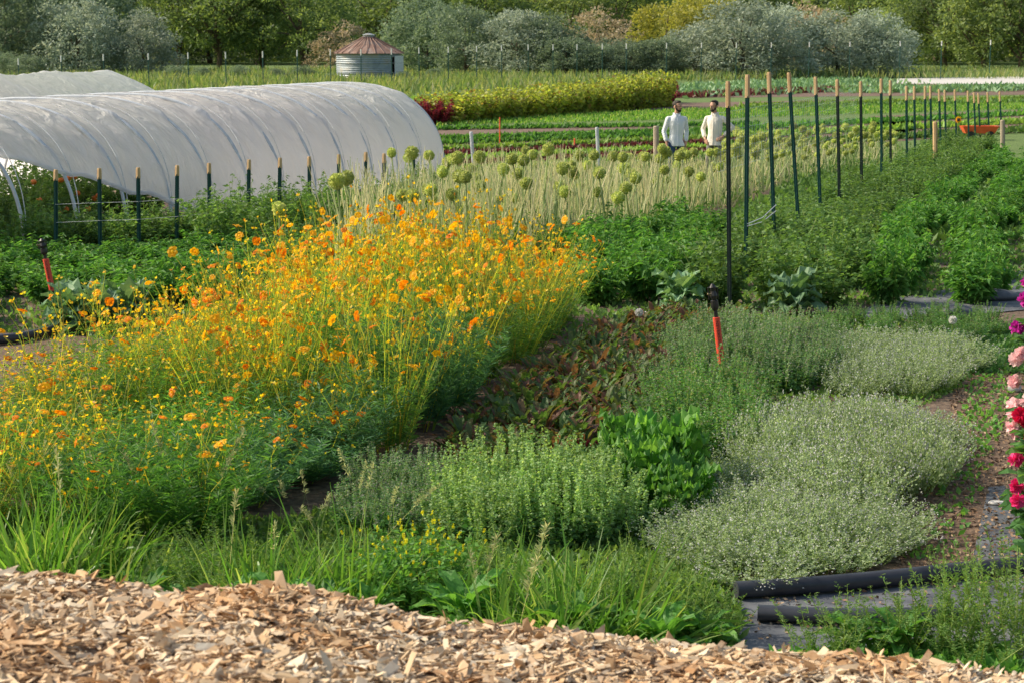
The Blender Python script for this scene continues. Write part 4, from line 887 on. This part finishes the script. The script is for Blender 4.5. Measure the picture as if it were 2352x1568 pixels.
def hand(mb,w,d,side,pn):
    d=unit(np.array(d,float)); pn=unit(np.array(pn,float)); s=unit(np.cross(d,pn))*side
    caps(mb,w,w+d*.03,.026,.03)
    for q in(-.024,-.008,.008,.024): caps(mb,w+d*.02+s*q*.7,w+d*.09+s*q,.014,.013,8)
    for q,L in((-.03,.06),(-.01,.075),(.01,.08),(.03,.07)):
        a=w+d*.09+s*q; b_=a+d*L*.5+pn*.006; c=b_+d*L*.4+pn*.022; caps(mb,a,b_,.0095,.009,8); caps(mb,b_,c,.009,.0075,8)
    a=w+d*.03+s*.03; b_=a+d*.035+s*.025+pn*.01; c=b_+d*.03+s*.004+pn*.012; caps(mb,a,b_,.013,.011,8); caps(mb,b_,c,.011,.009,8)
def person(px,py,lab,shirt,trous,arms,turn,headturn,beard,sway=0):
    g=G(px,py); r=empty('person',(g[0],g[1],0),turn,label=lab,cat='person')
    B=MB()
    hc=np.array([sway*.5,-.03,1.635]); ca,sa=math.cos(headturn),math.sin(headturn)
    def h(v): return hc+np.array([v[0]*ca-v[1]*sa,v[0]*sa+v[1]*ca,v[2]])
    hm=MB()
    sphere(hm,(0,0.01,.03),(.078,.098,.09),20,14); sphere(hm,(0,-.02,-.035),(.06,.075,.08),16,12); sphere(hm,(0,-.06,-.09),(.03,.028,.025),10,8)
    tube(hm,[(0,-.09,.02),(0,-.108,-.005),(0,-.112,-.02),(0,-.09,-.03)],[.009,.012,.016,.012],8)
    for s_ in(-1,1): sphere(hm,(s_*.08,.01,-.005),(.014,.022,.034),8,8)
    for s_ in(-1,1): sphere(hm,(s_*.033,-.078,.022),(.02,.014,.008),8,6)
    sphere(hm,(0,-.09,-.055),(.026,.012,.009),8,6)
    V=np.concatenate(hm.V); V=np.array([h(v) for v in V]); k=0
    B.V.append(V); 
    for f_,mi in zip(hm.F,hm.M): B.F.append(f_+B.n); B.M.append(mi)
    B.n+=len(V)
    caps(B,(0,.01,1.44),(sway*.4,-.012,1.56),.056,.053)
    rings(B,[(0,0,.93,.14,.1),(0,0,1.05,.135,.095),(0,0,1.2,.145,.1),(0,0,1.35,.16,.1),(0,0,1.41,.12,.08),(0,0,1.47,.055,.06)])
    for s_,(sh,el,wr,hd,pn) in zip((-1,1),arms):
        sh,el,wr=map(np.array,(sh,el,wr)); caps(B,sh,el,.045,.038); caps(B,el,wr,.038,.025); hand(B,wr,hd,s_,pn)
    L_=[(-1,np.array([-.09,0,.92]),np.array([-.12,-.05,.5]),np.array([-.14,.03,.09])),(1,np.array([.09,0,.92]),np.array([.1,.0,.5]),np.array([.1,.04,.09]))]
    for s_,hp,kn,an in L_:
        caps(B,hp,kn,.075,.05); caps(B,kn,an,.05,.035); caps(B,an+[0,0,-.03],an+[s_*.02,-.14,-.05],.04,.035)
    rem(B,'body','skin',r,.0065,3)
    Sm=MB(); rings(Sm,[(.015,0,.79,.178,.138),(0,0,.86,.172,.133),(-.015,0,.93,.16,.124),(0,0,1.03,.15,.118),(.01,0,1.13,.158,.12),(0,0,1.24,.172,.124),(0,0,1.33,.178,.116),(0,0,1.39,.15,.1),(0,0,1.44,.1,.082),(0,0,1.49,.064,.066)])
    for s_,(sh,el,wr,hd,pn) in zip((-1,1),arms):
        sh,el,wr=map(np.array,(sh,el,wr)); caps(Sm,sh*[.6,1,1.012],sh,.052,.056); caps(Sm,sh,el,.059,.05); caps(Sm,el,el+(wr-el)*.78,.05,.042)
        for q in np.linspace(.15,.9,5): c0=sh+(el-sh)*q; caps(Sm,c0-(el-sh)*.03,c0+(el-sh)*.03,.061-.008*q,.057-.006*q,10)
        for q in np.linspace(.1,.7,4): c0=el+(wr-el)*q; caps(Sm,c0-(wr-el)*.03,c0+(wr-el)*.03,.055-.008*q,.052-.008*q,10)
    so=rem(Sm,'shirt',shirt,r,.01,2)
    cm=MB(); 
    for s_ in(-1,1): tube(cm,[(s_*.07,.03,1.495),(s_*.06,-.045,1.49),(s_*.03,-.09,1.43)],[.012,.017,.01],6)
    cm.build('collar',M[shirt],so,True)
    pm_=MB(); tube(pm_,[(0,-.138,.81),(0,-.122,1.03),(0,-.128,1.24),(0,-.1,1.39)],.009,5); pm_.build('button_placket',M[shirt],so)
    Tm=MB(); rings(Tm,[(0,0,.78,.16,.12),(0,0,.9,.15,.113),(0,0,.98,.14,.108)])
    for s_,hp,kn,an in L_:
        caps(Tm,hp-[0,0,.06],kn,.09,.066); caps(Tm,kn,an,.066,.055)
    rem(Tm,'trousers',trous,r,.012,3)
    for s_,hp,kn,an in L_:
        sm_=MB(); caps(sm_,an+[0,.02,-.04],an+[s_*.02,-.15,-.045],.05,.045); rem(sm_,'shoe','black',r,.01,2)
        em=MB(); sphere(em,h((s_*.031,-.083,.012)),(.009,.006,.006),8,6); em.build('eye',M['eye'],r)
    hm2=MB()
    sphere(hm2,(0,.03,.05),(.085,.096,.086),18,12,0,.02); sphere(hm2,(0,-.03,.105),(.06,.05,.028),12,8,0,.05)
    for s_ in(-1,1): sphere(hm2,(s_*.074,-.01,.02),(.012,.02,.035),8,6)
    hm2.V=[np.array([h(v) for v in vv]) for vv in hm2.V]; rem(hm2,'hair','hair',r,.008,1)
    if beard:
        bm_=MB(); sphere(bm_,(0,-.05,-.085),(.05,.046,.04),14,10)
        for s_ in(-1,1): sphere(bm_,(s_*.055,-.02,-.05),(.012,.035,.035),8,8)
        tube(bm_,[(-.03,-.094,-.048),(0,-.104,-.038),(.03,-.094,-.048)],.007,6)
        bm_.V=[np.array([h(v) for v in vv]) for vv in bm_.V]; rem(bm_,'beard','hair',r,.006,1)
    return r
armsA=[((-.185,.01,1.37),(-.265,.05,1.1),(-.225,-.03,.87),(.1,-.15,-1),(1,0,0)),((.185,.01,1.37),(.25,.07,1.1),(.215,.0,.86),(-.1,-.1,-1),(-1,0,0))]
armsB=[((-.185,.01,1.37),(-.3,.07,1.13),(-.21,-.06,.94),(.5,-.4,-.7),(.6,.6,-.3)),((.185,.01,1.37),(.38,.08,1.18),(.2,-.05,.99),(-.7,-.5,-.5),(-.5,.6,-.3))]
person(1552,420,'man in a pale blue long-sleeved shirt and navy jeans, standing at the left','shirtw','jean',armsA,.2,.6,True,.02)
person(1640,418,'man in a cream shirt with hands on hips, standing at the right near the stakes','shirtc','khaki',armsB,-.45,-.3,True,-.05)
cleanup()
# ---------------- light, world, camera
w=bpy.data.worlds.new('World'); S.world=w; w.use_nodes=True; t=w.node_tree; bg=t.nodes['Background']
sky=t.nodes.new('ShaderNodeTexSky'); sky.sky_type='NISHITA'; sky.sun_disc=False; sky.air_density=1.6; sky.dust_density=4.0; sky.ozone_density=1.0
sd=Vector((-1,.2,.8)); el=math.atan2(sd.z,math.hypot(sd.x,sd.y)); sky.sun_elevation=el; sky.sun_rotation=math.atan2(sd.x,sd.y)
t.links.new(sky.outputs[0],bg.inputs[0]); bg.inputs[1].default_value=.15
sl=bpy.data.lights.new('sun','SUN'); sl.energy=5; sl.angle=math.radians(.6); sl.color=(1,.88,.68); so=bpy.data.objects.new('sun',sl); C.objects.link(so)
so.rotation_euler=(-sd).to_track_quat('-Z','Y').to_euler()
cd=bpy.data.cameras.new('camera'); cd.lens=36*F/2352; cd.sensor_width=36; cd.clip_end=3000; co=bpy.data.objects.new('camera',cd); C.objects.link(co)
co.location=(0,0,CH); co.rotation_euler=(math.pi/2-TH,0,0); cd.dof.use_dof=True; cd.dof.focus_distance=14; cd.dof.aperture_fstop=9
S.camera=co
S.view_settings.view_transform='Standard'; S.view_settings.look='None'; S.view_settings.exposure=0
